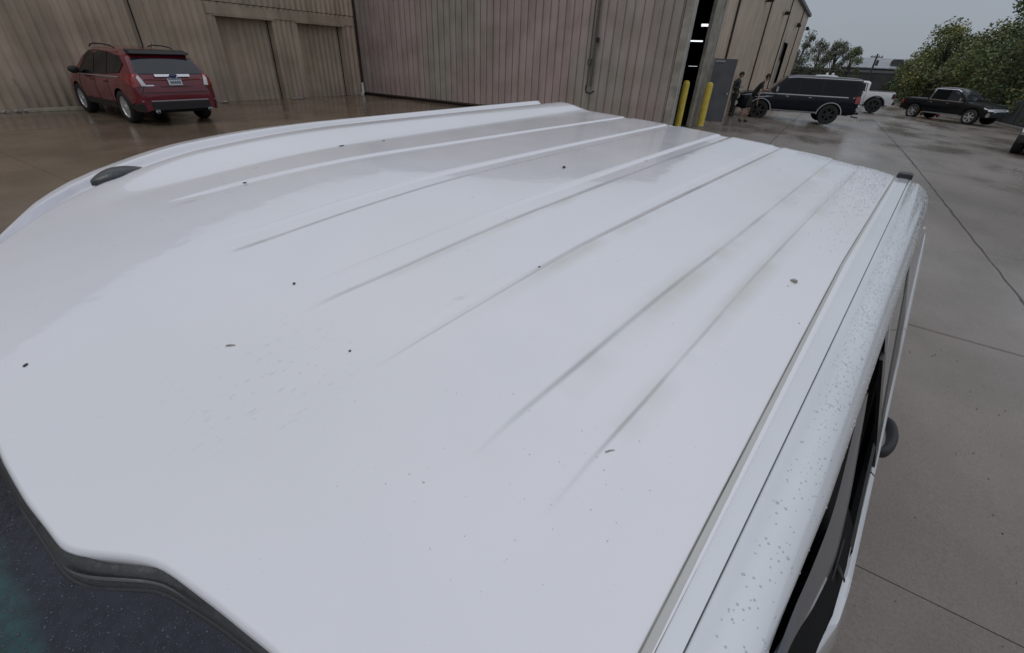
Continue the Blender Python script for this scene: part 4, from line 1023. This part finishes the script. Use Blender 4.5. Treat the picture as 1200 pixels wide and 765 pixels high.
navy.patch('windscreen',[(.66,-.72),(1.24,-.80),(1.24,.80),(.66,.72)],'z',1,M['glass'],off=.006,cuts=5)
navy.box('tow_hitch',-2.95,-2.7,-.05,.05,.45,.53,M['dark'],.01)
MB().tube([(-2.5,-.85,.40),(-2.78,-.9,.38)],.03,10).build('exhaust_tip',M['lamp_housing'],navy.root,sm=60)
MB().tube([(-2.5,.85,.40),(-2.78,.9,.38)],.03,10).build('exhaust_tip',M['lamp_housing'],navy.root,sm=60)

# --- crew cab pickups
def pk_keys(h=1.95,bt=1.22):
    return [(-2.95,1.02,1.06,.90,.62),(-2.93,1.18,bt,.95,.58),(-2.85,bt,bt+.02,.97,.55),(-1.22,bt,bt+.02,1,.55),(-1.20,bt,h-.10,1,.52),(-1.05,bt,h-.02,1,.52),(-.4,bt-.01,h,1,.52),(.35,bt-.02,h-.02,1,.52),(.66,bt-.03,h-.14,1,.52),(1.02,bt-.04,h-.42,1,.52),(1.32,bt-.05,bt+.05,1,.52),(1.6,bt-.06,bt+.0,1,.52),(2.4,bt-.12,bt-.06,.98,.52),(2.72,bt-.22,bt-.16,.93,.5),(2.84,.72,.80,.86,.52)]
def pickup(name,loc,ang,paint,label,bt=1.22,h=1.95,flare=None,rim='alloy',Rw=.43,frame='chrome',group=None,stripes=True):
    c=Car(name,loc,ang,paint,pk_keys(h,bt),2.03,label,'pickup truck',group,wheels=(-1.86,1.88),Rw=Rw,arch=Rw+.09,sill=.52,tumble=.17,wheelw=.30,rim=rim,spokes=6,flare=flare)
    for sd in (1,-1):
        c.patch('side_glass',[(1.02,bt+.03),(.62,h-.26),(.40,h-.16),(.08,h-.15),(.08,bt+.05)],'y',sd,M['glass2'])
        c.patch('side_glass',[(0,bt+.05),(0,h-.15),(-.92,h-.16),(-.98,bt+.07)],'y',sd,M['glass'])
        c.patch('window_trim',[(1.14,bt-.005),(1.14,bt+.03),(-1.05,bt+.055),(-1.05,bt+.02)],'y',sd,M[frame],off=.012,cuts=4)
        c.patch('window_trim',[(-1.05,bt+.02),(-1.09,bt+.02),(-1.03,h-.13),(-.98,h-.13)],'y',sd,M[frame],off=.012,cuts=3)
        c.patch('window_trim',[(-1.0,h-.135),(-1.0,h-.11),(.35,h-.10),(.62,h-.20),(.60,h-.235),(.35,h-.13)],'y',sd,M[frame],off=.012,cuts=3)
        for x_ in (.04,-1.12,1.12): c.patch('door_gap',[(x_-.007,.6),(x_+.007,.6),(x_+.007,bt),(x_-.007,bt)],'y',sd,M['dark'],off=.003,cuts=4)
        for x_ in (-.88,.22): c.box('door_handle',x_-.08,x_+.08,min(sd*.99,sd*1.035),max(sd*.99,sd*1.035),bt-.13,bt-.095,M[frame],.008)
        c.patch('tail_light',[(-2.94,bt-.36),(-2.76,bt-.36),(-2.78,bt-.06),(-2.93,bt-.06)],'y',sd,M['taill'] if paint!=M['whitep'] else M['dark'],off=.02,cuts=2)
        c.patch('tail_light',[(sd*.80,bt-.36),(sd*.95,bt-.36),(sd*.95,bt-.06),(sd*.80,bt-.06)],'x',-1,M['taill'],off=.02,cuts=2)
        c.patch('head_light',[(2.82,.92),(2.50,.98),(2.46,bt-.17),(2.70,bt-.26)],'y',sd,M['clearl'],off=.02,cuts=3)
        c.patch('head_light',[(sd*.60,.86),(sd*.93,.86),(sd*.93,.98),(sd*.60,.98)],'x',1,M['clearl'],off=.03,cuts=2)
        c.box('side_mirror',.98,1.10,min(sd*1.04,sd*1.30),max(sd*1.04,sd*1.30),bt+.03,bt+.28,M[frame] if frame=='chrome' else M['plastic'],.03)
        c.box('side_step',-1.1,1.2,min(sd*.93,sd*1.05),max(sd*.93,sd*1.05),.44,.50,M['silver_line'],.02)
    c.patch('rear_glass',[(-.66,bt+.15),(.66,bt+.15),(.62,h-.2),(-.62,h-.2)],'x',-1,M['glass'],off=.008,cuts=3)
    c.patch('windscreen',[(.52,-.70),(1.24,-.80),(1.24,.80),(.52,.70)],'z',1,M['glass2'],off=.006,cuts=5)
    c.patch('bed_cover',[(-2.78,-.82),(-1.30,-.82),(-1.30,.82),(-2.78,.82)],'z',1,M['plastic'],off=.012,cuts=3)
    c.box('rear_bumper',-3.10,-2.88,-.98,.98,.60,.80,M[frame] if frame=='chrome' else M['plastic'],.04)
    c.box('front_bumper',2.70,2.92,-.98,.98,.52,.78,M[frame] if frame=='chrome' else M['plastic'],.05)
    c.patch('grille',[(-.58,.80),(.58,.80),(.58,1.0),(-.58,1.0)],'x',1,M[frame] if frame=='chrome' else M['plastic'],off=.025,cuts=2)
    return c
def at(px,py):
    d=pix(px,py)
    t=1.
    while t<400:
        p=Vector((0,0,ZC))+d*t
        if p.z<=G(p.x,p.y): return p
        t*=1.002
    return p
p=at(1104,141.5)
bp_=pickup('pickup_truck',(7.76,47.81,G(7.76,47.81)),R(-42),M['blk'],'black crew cab pickup with chrome window frames parked before the large trees',bt=1.24,h=2.06,Rw=.45)
bp_.root.scale=(1.05,)*3
p=at(1012,131)
wp_=pickup('pickup_truck',(1.03,46.64,G(1.03,46.64)),R(179.3),M['whitep'],'white pickup with wide black wheel flares, half hidden behind the navy SUV',bt=1.38,h=2.05,flare=M['plastic'],rim='plastic',Rw=.50,frame='plastic')
p=at(968,131)
p=at(946,130)
w2=pickup('pickup_truck',(-.5,50.6,G(-.5,50.6)),R(-5),M['whitep'],'white truck with two round roof lights, only its roof showing over the navy SUV',bt=1.36,h=2.27,Rw=.44,frame='plastic')
for x_ in (-.35,.08):
    MB().lathe([(0,.17),(.07,.155),(.105,.09),(.11,.0)],'z',16).build('roof_light',M['clearl'],w2.root,sm=50,loc=(x_,0,2.28))
p=at(1212,183)
gy_=pickup('pickup_truck',(8.35,28.0,G(8.35,28.0)),R(-110),M['silverp'],'silver pickup cut by the right edge, with only a front corner in view',bt=1.24,h=1.92,frame='plastic',Rw=.46,rim='plastic')
# low red and yellow gear by the black pickup
q=at(1088,136.5)
ge=empty('floor_jack',(q.x,q.y,G(q.x,q.y)),R(-50),'low red and yellow wheeled gear on the ground beyond the black pickup','equipment')
MB().box(-.6,.7,-.25,.25,.10,.42).build('frame',mat('jack_red',(.35,.03,.025),.5),ge,bevel=.05)
MB().box(-1.15,-.62,-.2,.2,.16,.52).build('tank',M['yellow'],ge,bevel=.08)
MB().tube([(-.6,0,.4),(-1.1,0,.75)],.03).build('handle',M['dark'],ge)
for x_ in (-.45,.5):
    for sd in (1,-1): MB().lathe([(0,-.04),(.12,-.04),(.12,.04),(0,.04)],'y',16).build('wheel',M['rubber'],ge,loc=(x_,sd*.28,.12))

# ------------------------------------------------------------------ people
def skinfig(name,chains,m,parent,sub=2,root=0):
    """chains: list of lists of ((x,y,z), r); points that coincide are shared"""
    v=[];e=[];r=[];idx={}
    def vid(p,rad):
        k=tuple(round(a,4) for a in p)
        if k not in idx: idx[k]=len(v); v.append(p); r.append(rad)
        return idx[k]
    for c in chains:
        ids=[vid(*q) for q in c]; e+=[(a,b) for a,b in zip(ids,ids[1:])]
    me=bpy.data.meshes.new(name); me.from_pydata(v,e,[]); o=link(name,me,None,parent)
    md=o.modifiers.new('skin','SKIN'); me_sk=me.skin_vertices[0].data if me.skin_vertices else None
    if me_sk is None:
        bpy.context.view_layer.update()
    for i,sk in enumerate(me.skin_vertices[0].data):
        rr_=r[i]; sk.radius=(rr_,rr_) if not isinstance(rr_,tuple) else rr_; sk.use_root=(i==root)
    md.use_smooth_shade=True
    s2=o.modifiers.new('sub','SUBSURF'); s2.levels=sub; s2.render_levels=sub
    dg=bpy.context.evaluated_depsgraph_get(); nm=bpy.data.meshes.new_from_object(o.evaluated_get(dg)); o.modifiers.clear(); o.data=nm; nm.name=name; nm.materials.clear(); nm.materials.append(m)
    return o
M['skin']=mat('skin',(.40,.24,.17),.55); M['hair']=mat('dark_hair',(.02,.016,.013),.6)
M['cl_grey']=mat('charcoal_shirt',(.045,.046,.05),.8,var=.2,vscale=6); M['cl_blk']=mat('black_trousers',(.012,.012,.014),.8); M['cl_tee']=mat('black_tee',(.016,.016,.018),.8)
M['cl_short']=mat('dark_shorts',(.03,.029,.028),.85); M['shoe']=mat('dark_shoe',(.02,.018,.016),.6); M['shoe2']=mat('pale_sock',(.35,.28,.24),.7)
def hand(wrist,dirv,palmn,m,parent,thumb):
    w=Vector(wrist); d=Vector(dirv).normalized(); s=d.cross(Vector(palmn)).normalized()*thumb; ch=[]
    pc=w+d*.05
    ch.append([(tuple(w),.024),(tuple(pc),.030)])
    for i,(off,l) in enumerate(((.028,.070),(.010,.080),(-.009,.074),(-.026,.058))):
        k=pc+d*.035+s*off; t=k+d*l*.55+Vector(palmn).normalized()*.012; u=k+d*l*.9+Vector(palmn).normalized()*.035
        ch.append([(tuple(pc),.030),(tuple(k),.011),(tuple(t),.0095),(tuple(u),.008)])
    k=w+d*.03+s*.035; ch.append([(tuple(w),.024),(tuple(k),.013),(tuple(k+s*.025+d*.03),.011),(tuple(k+s*.03+d*.055),.009)])
    return ch
def head(c,face,m,parent,hairm,cap=False,neck=None):
    """head centre c, unit facing vector"""
    root=Vector(c); f=Vector(face).normalized(); up=(Vector((0,0,1))-f*f.z).normalized(); s=f.cross(up)
    bm=bmesh.new(); bmesh.ops.create_uvsphere(bm,u_segments=24,v_segments=16,radius=1)
    for q in bm.verts:
        x,y,z=q.co; rx=.077; ry=.098; rz=.118
        if z<0: rx*=1-.28*abs(z)**1.5; ry*=1-.12*abs(z)
        p=Vector((x*rx,y*ry,z*rz))
        if y>.55:                                              # face side: brow, sockets, nose, mouth, chin
            if abs(x)<.16 and -.34<z<.12: p.y+=.020*(1-abs(x)/.16)*(1-abs(z+.16)/.26)
            if .16<abs(x)<.5 and .0<z<.22: p.y-=.008
            if abs(x)<.3 and -.62<z<-.48: p.y-=.004
            if abs(x)<.3 and z<-.72: p.y+=.010
        q.co=p
    M3=Matrix((s,f,up)).transposed()
    for q in bm.verts: q.co=M3@q.co+root
    me=bpy.data.meshes.new('head'); bm.to_mesh(me); bm.free(); smooth(me,180); h=link('head',me,m,parent)
    for sg in (1,-1):
        e_=bmesh.new(); bmesh.ops.create_uvsphere(e_,u_segments=10,v_segments=8,radius=1)
        for q in e_.verts: q.co=M3@Vector((q.co.x*.012+sg*.032,q.co.y*.008+.083,q.co.z*.007+.010))+root
        me=bpy.data.meshes.new('eye'); e_.to_mesh(me); e_.free(); link('eye',me,M['dark'],h)
        e_=bmesh.new(); bmesh.ops.create_uvsphere(e_,u_segments=10,v_segments=8,radius=1)
        for q in e_.verts: q.co=M3@Vector((q.co.x*.010+sg*.077,q.co.y*.020-.005,q.co.z*.032))+root
        me=bpy.data.meshes.new('ear'); e_.to_mesh(me); e_.free(); link('ear',me,m,h)
    e_=bmesh.new(); bmesh.ops.create_uvsphere(e_,u_segments=10,v_segments=8,radius=1)
    for q in e_.verts: q.co=M3@Vector((q.co.x*.024,q.co.y*.006+.087,q.co.z*.006-.064))+root
    me=bpy.data.meshes.new('mouth'); e_.to_mesh(me); e_.free(); link('mouth',me,mat('lips',(.25,.10,.08),.5),h)
    bm=bmesh.new(); bmesh.ops.create_uvsphere(bm,u_segments=26,v_segments=18,radius=1); rh=random.Random(2)
    kill=[q for q in bm.verts if (q.co.z< .28 and q.co.y>.30) or q.co.z<-.35 ]
    bmesh.ops.delete(bm,geom=kill,context='VERTS')
    for q in bm.verts: 
        k=1+rh.uniform(0,.05); q.co=M3@Vector((q.co.x*.086*k,q.co.y*.108*k-.004,q.co.z*.132*k))+root
    bmesh.ops.solidify(bm,geom=bm.faces[:],thickness=.012)
    me=bpy.data.meshes.new('hair'); bm.to_mesh(me); bm.free(); smooth(me,180); link('cap' if cap else 'hair',me,hairm,parent)
    if cap:
        mb=MB().prism([(-.075,.07),(.075,.07),(.062,.15),(.025,.175),(-.025,.175),(-.062,.15)],'z',.045,.056)
        mb.v=[tuple(M3@Vector(q)+root) for q in mb.v]; mb.build('cap_peak',hairm,parent,bevel=.003)
# standing man looking down, facing +x (to the right in view)
mp=at(854.5,135.5)
man=empty('person',(mp.x,mp.y,G(mp.x,mp.y)),R(-12),'person in charcoal shirt and black trousers standing by the open grey door, looking down','person')
body=[[((0,0,.95),.125),((.0,0,1.10),.118),((.0,0,1.28),.140),((.0,0,1.42),.115),((.03,0,1.52),.055)],
 [((0,0,1.42),.115),((.0,.17,1.41),.062),((-.05,.235,1.16),.048),((.06,.21,.96),.037),((.10,.20,.93),.030)],
 [((0,0,1.42),.115),((.0,-.17,1.41),.062),((-.06,-.24,1.16),.048),((.13,-.19,1.13),.038),((.20,-.12,1.17),.030)]]
skinfig('shirt',body,M['cl_grey'],man)
skinfig('trousers',[[((0,0,.97),.128),((0,0,.90),.13)],[((0,0,.90),.13),((0,.10,.84),.092),((.01,.11,.47),.064),((-.02,.12,.10),.052)],[((0,0,.90),.13),((0,-.10,.84),.092),((.04,-.11,.47),.064),((.02,-.13,.10),.052)]],M['cl_blk'],man)
skinfig('neck',[[((.02,0,1.46),.058),((.045,0,1.57),.052)]],M['skin'],man)
head((.075,0,1.645),(1,0,-.5),M['skin'],man,M['hair'])
skinfig('hand',hand((.10,.20,.93),(.2,0,-1),(1,0,0),M['skin'],man,1),M['skin'],man)
skinfig('hand',hand((.20,-.12,1.17),(.9,.4,.2),(0,.3,1),M['skin'],man,1),M['skin'],man)
for y_,x_ in ((.12,-.02),(-.13,.02)): skinfig('shoe',[[((x_-.05,y_,.05),.045),((x_+.07,y_,.045),.045),((x_+.17,y_,.035),.032)]],M['shoe'],man)
# man in black tee, shorts and cap leaning over the wing of the navy SUV
lp=at(873,143.5)
ln=empty('person',(lp.x,lp.y,G(lp.x,lp.y)),R(8),'person in black tee, shorts and cap leaning on the navy SUV front wing','person')
skinfig('shirt',[[((-.02,0,.92),.130),((.10,0,1.08),.128),((.24,0,1.25),.150),((.33,0,1.37),.118),((.39,0,1.45),.055)],
 [((.33,0,1.37),.118),((.33,.17,1.35),.066),((.40,.25,1.22),.055)],[((.33,0,1.37),.118),((.31,-.17,1.34),.066),((.30,-.26,1.18),.055)]],M['cl_tee'],ln)
skinfig('forearm',[[((.385,.24,1.25),.043),((.43,.27,1.16),.042),((.66,.24,1.13),.034),((.72,.23,1.13),.027)]],M['skin'],ln)
skinfig('forearm',[[((.305,-.25,1.20),.043),((.29,-.29,1.08),.041),((.30,-.29,.84),.034),((.31,-.28,.78),.027)]],M['skin'],ln)
skinfig('hand',hand((.72,.23,1.13),(1,0,-.1),(0,0,-1),M['skin'],ln,1),M['skin'],ln)
skinfig('hand',hand((.31,-.28,.78),(.1,.1,-1),(1,0,0),M['skin'],ln,-1),M['skin'],ln)
skinfig('shorts',[[((-.03,0,.96),.132),((-.06,0,.88),.14)],[((-.06,0,.88),.14),((-.05,.11,.80),.105),((.02,.13,.50),.095)],[((-.06,0,.88),.14),((-.08,-.11,.80),.105),((-.14,-.13,.50),.095)]],M['cl_short'],ln)
skinfig('leg',[[((.01,.13,.56),.058),((.02,.13,.46),.052),((-.03,.13,.28),.052),((-.08,.13,.09),.034)]],M['skin'],ln)
skinfig('leg',[[((-.12,-.13,.56),.058),((-.14,-.13,.46),.052),((-.24,-.13,.30),.052),((-.34,-.13,.13),.034)]],M['skin'],ln)
skinfig('neck',[[((.37,0,1.41),.058),((.43,0,1.51),.053)]],M['skin'],ln)
head((.475,0,1.58),(1,0,-.35),M['skin'],ln,M['cl_tee'],cap=True)
skinfig('shoe',[[((-.12,.13,.05),.047),((.0,.13,.045),.045),((.11,.13,.035),.033)]],M['shoe'],ln)
skinfig('shoe',[[((-.39,-.13,.10),.045),((-.29,-.13,.055),.045),((-.20,-.13,.035),.033)]],M['shoe'],ln)

man.scale=(1.08,)*3; ln.scale=(.80,1.12,1.12)
# ------------------------------------------------------------------ beyond the yard
def leafmat(name,c,c2):
    m=bpy.data.materials.new(name); m.use_nodes=True; t=m.node_tree; b=t.nodes['Principled BSDF']
    at_=N(t,'ShaderNodeAttribute'); at_.attribute_name='tone'; r=N(t,'ShaderNodeValToRGB'); t.links.new(at_.outputs['Fac'],r.inputs[0])
    r.color_ramp.elements[0].color=(*c,1); r.color_ramp.elements[1].color=(*c2,1); t.links.new(r.outputs[0],b.inputs['Base Color']); b.inputs['Roughness'].default_value=.7
    return m
LM={'green':leafmat('green_leaves',(.07,.11,.045),(.19,.235,.085)),'olive':leafmat('olive_leaves',(.075,.105,.045),(.20,.215,.085)),'yellow':leafmat('yellow_leaves',(.20,.18,.06),(.52,.42,.12)),'far':leafmat('far_hazed_leaves',(.10,.11,.075),(.20,.21,.14)),'dark':leafmat('dark_leaves',(.05,.08,.038),(.115,.15,.065))}  # far set is lightened, distance haze put into the leaf colour
M['bark']=mat('bark',(.07,.055,.045),.8,var=.3,vscale=8)
def tree(name,x,y,h,w,lm,label,cat='tree',group=None,n=6000,leaf=.22,seed=1,trunk_h=.25,z=None,clumps=26,yellow=0,cat2=None):
    rt=random.Random(seed); z0=G(x,y) if z is None else z
    t=empty(name,(x,y,z0),0,label,cat,group)
    mb=MB(); top=h*.8; pts=[(0,0,-.3),(rt.uniform(-.1,.1),rt.uniform(-.1,.1),h*.3),(rt.uniform(-.3,.3),rt.uniform(-.3,.3),top)]
    mb.tube(pts,[w*.045+.06,w*.03+.05,.03],8)
    cl=[]
    for i in range(clumps):
        a=rt.uniform(0,2*math.pi); u=rt.uniform(trunk_h,1)
        prof=math.sin(math.pi*min(1,(u-trunk_h)/(1-trunk_h)*.80+.16))**.7
        rr_=w/2*prof*rt.uniform(.45,1.0); c=Vector((rr_*math.cos(a),rr_*math.sin(a),u*h*.94)); cr=w*rt.uniform(.10,.20)
        cl.append((c,cr,rt.random())); b0=Vector((0,0,max(h*.15,c.z*.6)))
        mb.tube([b0,(b0+c)/2+Vector((0,0,.1*h*.3)),c],[.02*w*.5+.03,.03,.015],5,cap=False)
    mb.build('trunk',M['bark'],t,sm=60)
    for nm,mk,frac in (('crown',lm,1-yellow),('yellow_foliage','yellow',yellow)):
        if frac<=0: continue
        v=[];f=[];tone=[]
        for i in range(int(n*frac)):
            c,cr,tn=cl[rt.randrange(len(cl))]
            if mk=='yellow': c,cr,tn=cl[rt.randrange(max(1,len(cl)//4))]
            d=Vector((rt.gauss(0,1),rt.gauss(0,1),rt.gauss(0,.8))); d=d.normalized()*cr*rt.random()**.45*1.15
            p=c+d; nn=Vector((rt.gauss(0,1),rt.gauss(0,1),rt.gauss(.6,1))).normalized(); a=nn.orthogonal().normalized(); b=nn.cross(a)
            s1=leaf*rt.uniform(.5,1.2); s2=s1*rt.uniform(.45,.8); k=len(v); th=rt.uniform(0,6.28); a,b=a*math.cos(th)+b*math.sin(th),b*math.cos(th)-a*math.sin(th)
            v+=[p-a*s1,p-b*s2,p+a*s1,p+b*s2]; f.append((k,k+1,k+2,k+3)); tone.append(min(1,max(0,.2+.5*tn+rt.uniform(-.2,.3))))
        me=mesh(nm,v,f); at_=me.attributes.new('tone','FLOAT','FACE'); at_.data.foreach_set('value',tone)
        link(nm,me,LM[mk],t)
    return t
# row of large trees on the right, behind the yard edge
big=[(9.6,93,3.7,5,'dark','dark low tree just right of the pale roofed building, behind the pickups',0),(9.4,84,6.3,6,'green','green tree rising behind the black pickup cab, first of the big row',.03),(9.8,78,8.3,7,'olive','tall tree with a scatter of yellow leaves above the black pickup bonnet',.07),
     (13.3,72,7.9,8,'olive','broad olive tree with the brightest yellow branches, right of the pickup',.08),(13.8,65,11.2,8,'green','tallest green tree near the right edge of the view',.05),(14.6,58,11,8,'dark','dark tree at the far right edge, nearest of the large trees',.06),(16.5,52,11.5,8,'green','green tree crown cut by the right edge behind the nearer ones',.08)]
for i,(x,y,h,w,k,lb,ye) in enumerate(big): tree('broadleaf_tree',x,y,h,w,k,lb,'tree','large trees along the right side',n=12000,leaf=.15,seed=20+i,trunk_h=.10,clumps=44,yellow=ye)
br=[(11.2,80,3.2,5,'olive','low bush behind the black pickup tailgate'),(14.2,56,3.0,4.5,'olive','yellowish bush behind the fence beside the black pickup bonnet'),(14.4,49,2.8,4,'dark','dark bush behind the fence right of the pale board'),(14.6,43,3.0,4.5,'olive','brownish bush behind the fence at the right edge'),(13.2,66,3.2,5,'green','green bush filling the gap behind the black pickup cab')]
for i,(x,y,h,w,k,lb) in enumerate(br): tree('bush',x,y,h,w,k,lb,'bush','bushes along the right fence',n=4200,leaf=.12,seed=60+i,trunk_h=.02,clumps=22,yellow=.08)
# thinner trees beyond the end of the warehouse
far=[(-5.2,80,6.9,3.6,'pale open tree touching the far corner of the tan warehouse'),(-3.1,82,6.1,3.6,'thin tree second from the warehouse corner, above the white roof lights'),(-1.1,84,6.3,3.6,'sparse tree third from the warehouse corner'),(.9,86,5.9,3.6,'leafier tree left of the leaning utility pole')]
for i,(x,y,h,w,lb) in enumerate(far): tree('slender_tree',x,y,h,w,'far' if i<3 else 'green',lb,'tree','thin trees beyond the warehouse end',n=4200,leaf=.10,seed=80+i,trunk_h=.25,clumps=20)
# long wall / low buildings behind the parked trucks
M['farwall']=mat('far_grey_wall',(.055,.056,.056),.8,var=.3,vscale=.6); M['farroof']=mat('pale_metal_roof',(.30,.32,.345),.5,var=.15,vscale=.5); M['farbuild']=mat('dark_green_grey_wall',(.045,.048,.045),.8,var=.25,vscale=.4)
fw=empty('boundary_wall',(0,95,G(0,95)),0,'long dark grey boundary wall behind the thin trees and parked trucks','wall')
MB().box(-14,9,-.2,.2,-.5,2.75).build('wall',M['farwall'],fw); MB().box(-14,9,-.28,.28,2.752,3.1).build('coping',M['farroof'] if False else mat('grey_coping',(.13,.135,.14),.6),fw)
fb=empty('storage_building',(6.5,126,G(6.5,126)),R(2),'low dark building with a pale sheet roof behind the utility pole','building')
MB().box(-6.3,4.6,-.1,12,-.5,3.85).build('wall',M['farbuild'],fb)
MB().prism([(-.7,3.70),(-.7,3.87),(6,5.6),(12.7,3.87),(12.7,3.70)],'x',-6.8,5.0).build('roof',M['farroof'],fb)
for i in range(9): MB().box(-6.7+1.4*i,-6.63+1.4*i,-.72,-.66,3.6,3.9).build('roof_rib',M['farwall'],fb)
MB().box(1.6,3.6,.6,2.5,4.0,5.4).build('roof_vent',M['farwall'],fb,bevel=.2)
for i in range(3): MB().box(-5.6+3.4*i,-3.6+3.4*i,-.16,-.09,0,3.0).build('shed_door',M['farwall'],fb)
# utility pole
q=on_y(1013,103,88); up_=empty('utility_pole',(3.75,90,G(3.75,90)),0,'dark wooden utility pole with a crossarm left of the pale roof','utility pole')
MB().tube([(0,0,-.3),(0,0,5.2)],[.15,.11],10).build('pole',M['bark'],up_,sm=60)
MB().box(-.75,.75,-.06,.06,4.75,4.87).build('crossarm',M['bark'],up_)
for x_ in (-.6,-.25,.25,.6): MB().lathe([(0,.16),(.05,.14),(.05,0)],'z',8).build('insulator',M['lamp_housing'],up_,loc=(x_,0,4.87))
MB().lathe([(0,.35),(.16,.33),(.17,-.33),(0,-.35)],'z',12).build('transformer',M['farwall'],up_,sm=50,loc=(.3,-.2,4.1))
# fence along the right edge with a pale panel
fe=empty('boundary_fence',(12.6,55,G(12.6,55)),0,'dark mesh boundary fence with green screening behind the black pickup nose','fence')
M['mesh']=mat('dark_screen',(.035,.042,.040),.8,var=.3,vscale=2)
for i in range(14):
    y0=-23+3.5*i
    MB().tube([(0,y0,-.1),(0,y0,1.9)],.035,8).build('post',M['farwall'],fe)
    zz=G(12.6,55+y0)-G(12.6,55); z2=G(12.6,58.5+y0)-G(12.6,55)
    mb=MB(); mb.prism([(y0+.05,zz+.05),(y0+3.45,z2+.05),(y0+3.45,z2+1.75),(y0+.05,zz+1.75)],'x',.03,.045); mb.build('screen_panel',M['mesh'],fe)
pn=at(1164,139)
pn=at(1166,143)
sp_=empty('fence_panel',(pn.x,pn.y,G(pn.x,pn.y)),R(-38),'pale blue grey board standing against the dark fence right of the black pickup','board')
MB().box(-.62,.62,-.03,.03,.45,1.25).build('board',mat('pale_board',(.20,.22,.26),.6,var=.1),sp_,bevel=.01)
for x_ in (-.5,.5): MB().box(x_-.04,x_+.04,-.02,.02,0,.45).build('board_leg',M['farwall'],sp_)
kb=MB(); 
for i in range(30):
    y0=30+1.6*i; kb.prism([(y0,G(11.7,y0)-.05),(y0+1.6,G(11.7,y0+1.6)-.05),(y0+1.6,G(11.7,y0+1.6)+.13),(y0,G(11.7,y0)+.13)],'x',11.62,11.78)
kb=kb.build('kerb',mat('kerb_concrete',(.24,.22,.19),.7,var=.3,vscale=2)); tag(kb,kind='structure')

# ------------------------------------------------------------------ unseen tree belt added behind the camera to darken car reflections
def wood_belt(name, pts, h, seed, n=9000):
    rt=random.Random(seed); v=[];f=[];tone=[]
    segs=list(zip(pts,pts[1:])); tot=sum(math.dist(a,b) for a,b in segs)
    for i in range(n):
        u=rt.random()*tot
        for a,b in segs:
            l=math.dist(a,b)
            if u<=l: break
            u-=l
        x=a[0]+(b[0]-a[0])*u/l; y=a[1]+(b[1]-a[1])*u/l
        hh=h*(.75+.25*math.sin(x*.31+seed)+.12*math.sin(y*.57)); z=-1+hh*rt.random()**.8
        x+=rt.gauss(0,2.0); y+=rt.gauss(0,2.0); k=len(v); s1=rt.uniform(.5,1.1)
        nn=Vector((rt.gauss(0,1),rt.gauss(0,1),rt.gauss(.4,1))).normalized(); aa=nn.orthogonal().normalized()*s1; bb=nn.cross(aa)*.7; p=Vector((x,y,z))
        v+=[p-aa,p-bb,p+aa,p+bb]; f.append((k,k+1,k+2,k+3)); tone.append(rt.random())
    me=mesh(name,v,f); at_=me.attributes.new('tone','FLOAT','FACE'); at_.data.foreach_set('value',tone)
    o=link(name,me,LM['green']); tag(o,kind='stuff'); return o
wood_belt('added_woodland',[(60,55),(66,10),(60,-40),(20,-75),(-30,-80),(-60,-60)],11,3)

# worn sealant standing in the long joint, and grit scattered on the slabs
rt=random.Random(8); v=[];f=[]; n=260
for i in range(n+1):
    y=4.5+34*(i/n); w=.010+.010*rt.random()*(.5+.5*math.sin(i*.13)); x=2.68+.006*math.sin(i*.9)+rt.uniform(-.004,.004)
    v+=[(x-w,y,G(x,y)+.0045),(x+w,y,G(x,y)+.0045)]
    if i: f.append((2*i-2,2*i-1,2*i+1,2*i))
o=link('joint_sealant',mesh('joint_sealant',v,f),mat('worn_sealant',(.075,.07,.065),.7,var=.4,vscale=12),ground)
pts=[]
for i in range(900):
    x=rt.uniform(.6,9); y=rt.uniform(.5,22)*rt.random()**.4; pts.append((Vector((x,y,G(x,y)+.002)),Vector((0,0,1)),rt.uniform(.0015,.006)))
o=beads_mesh('grit',pts,mat('dark_grit',(.07,.06,.05),.8,var=.5,vscale=30),None)
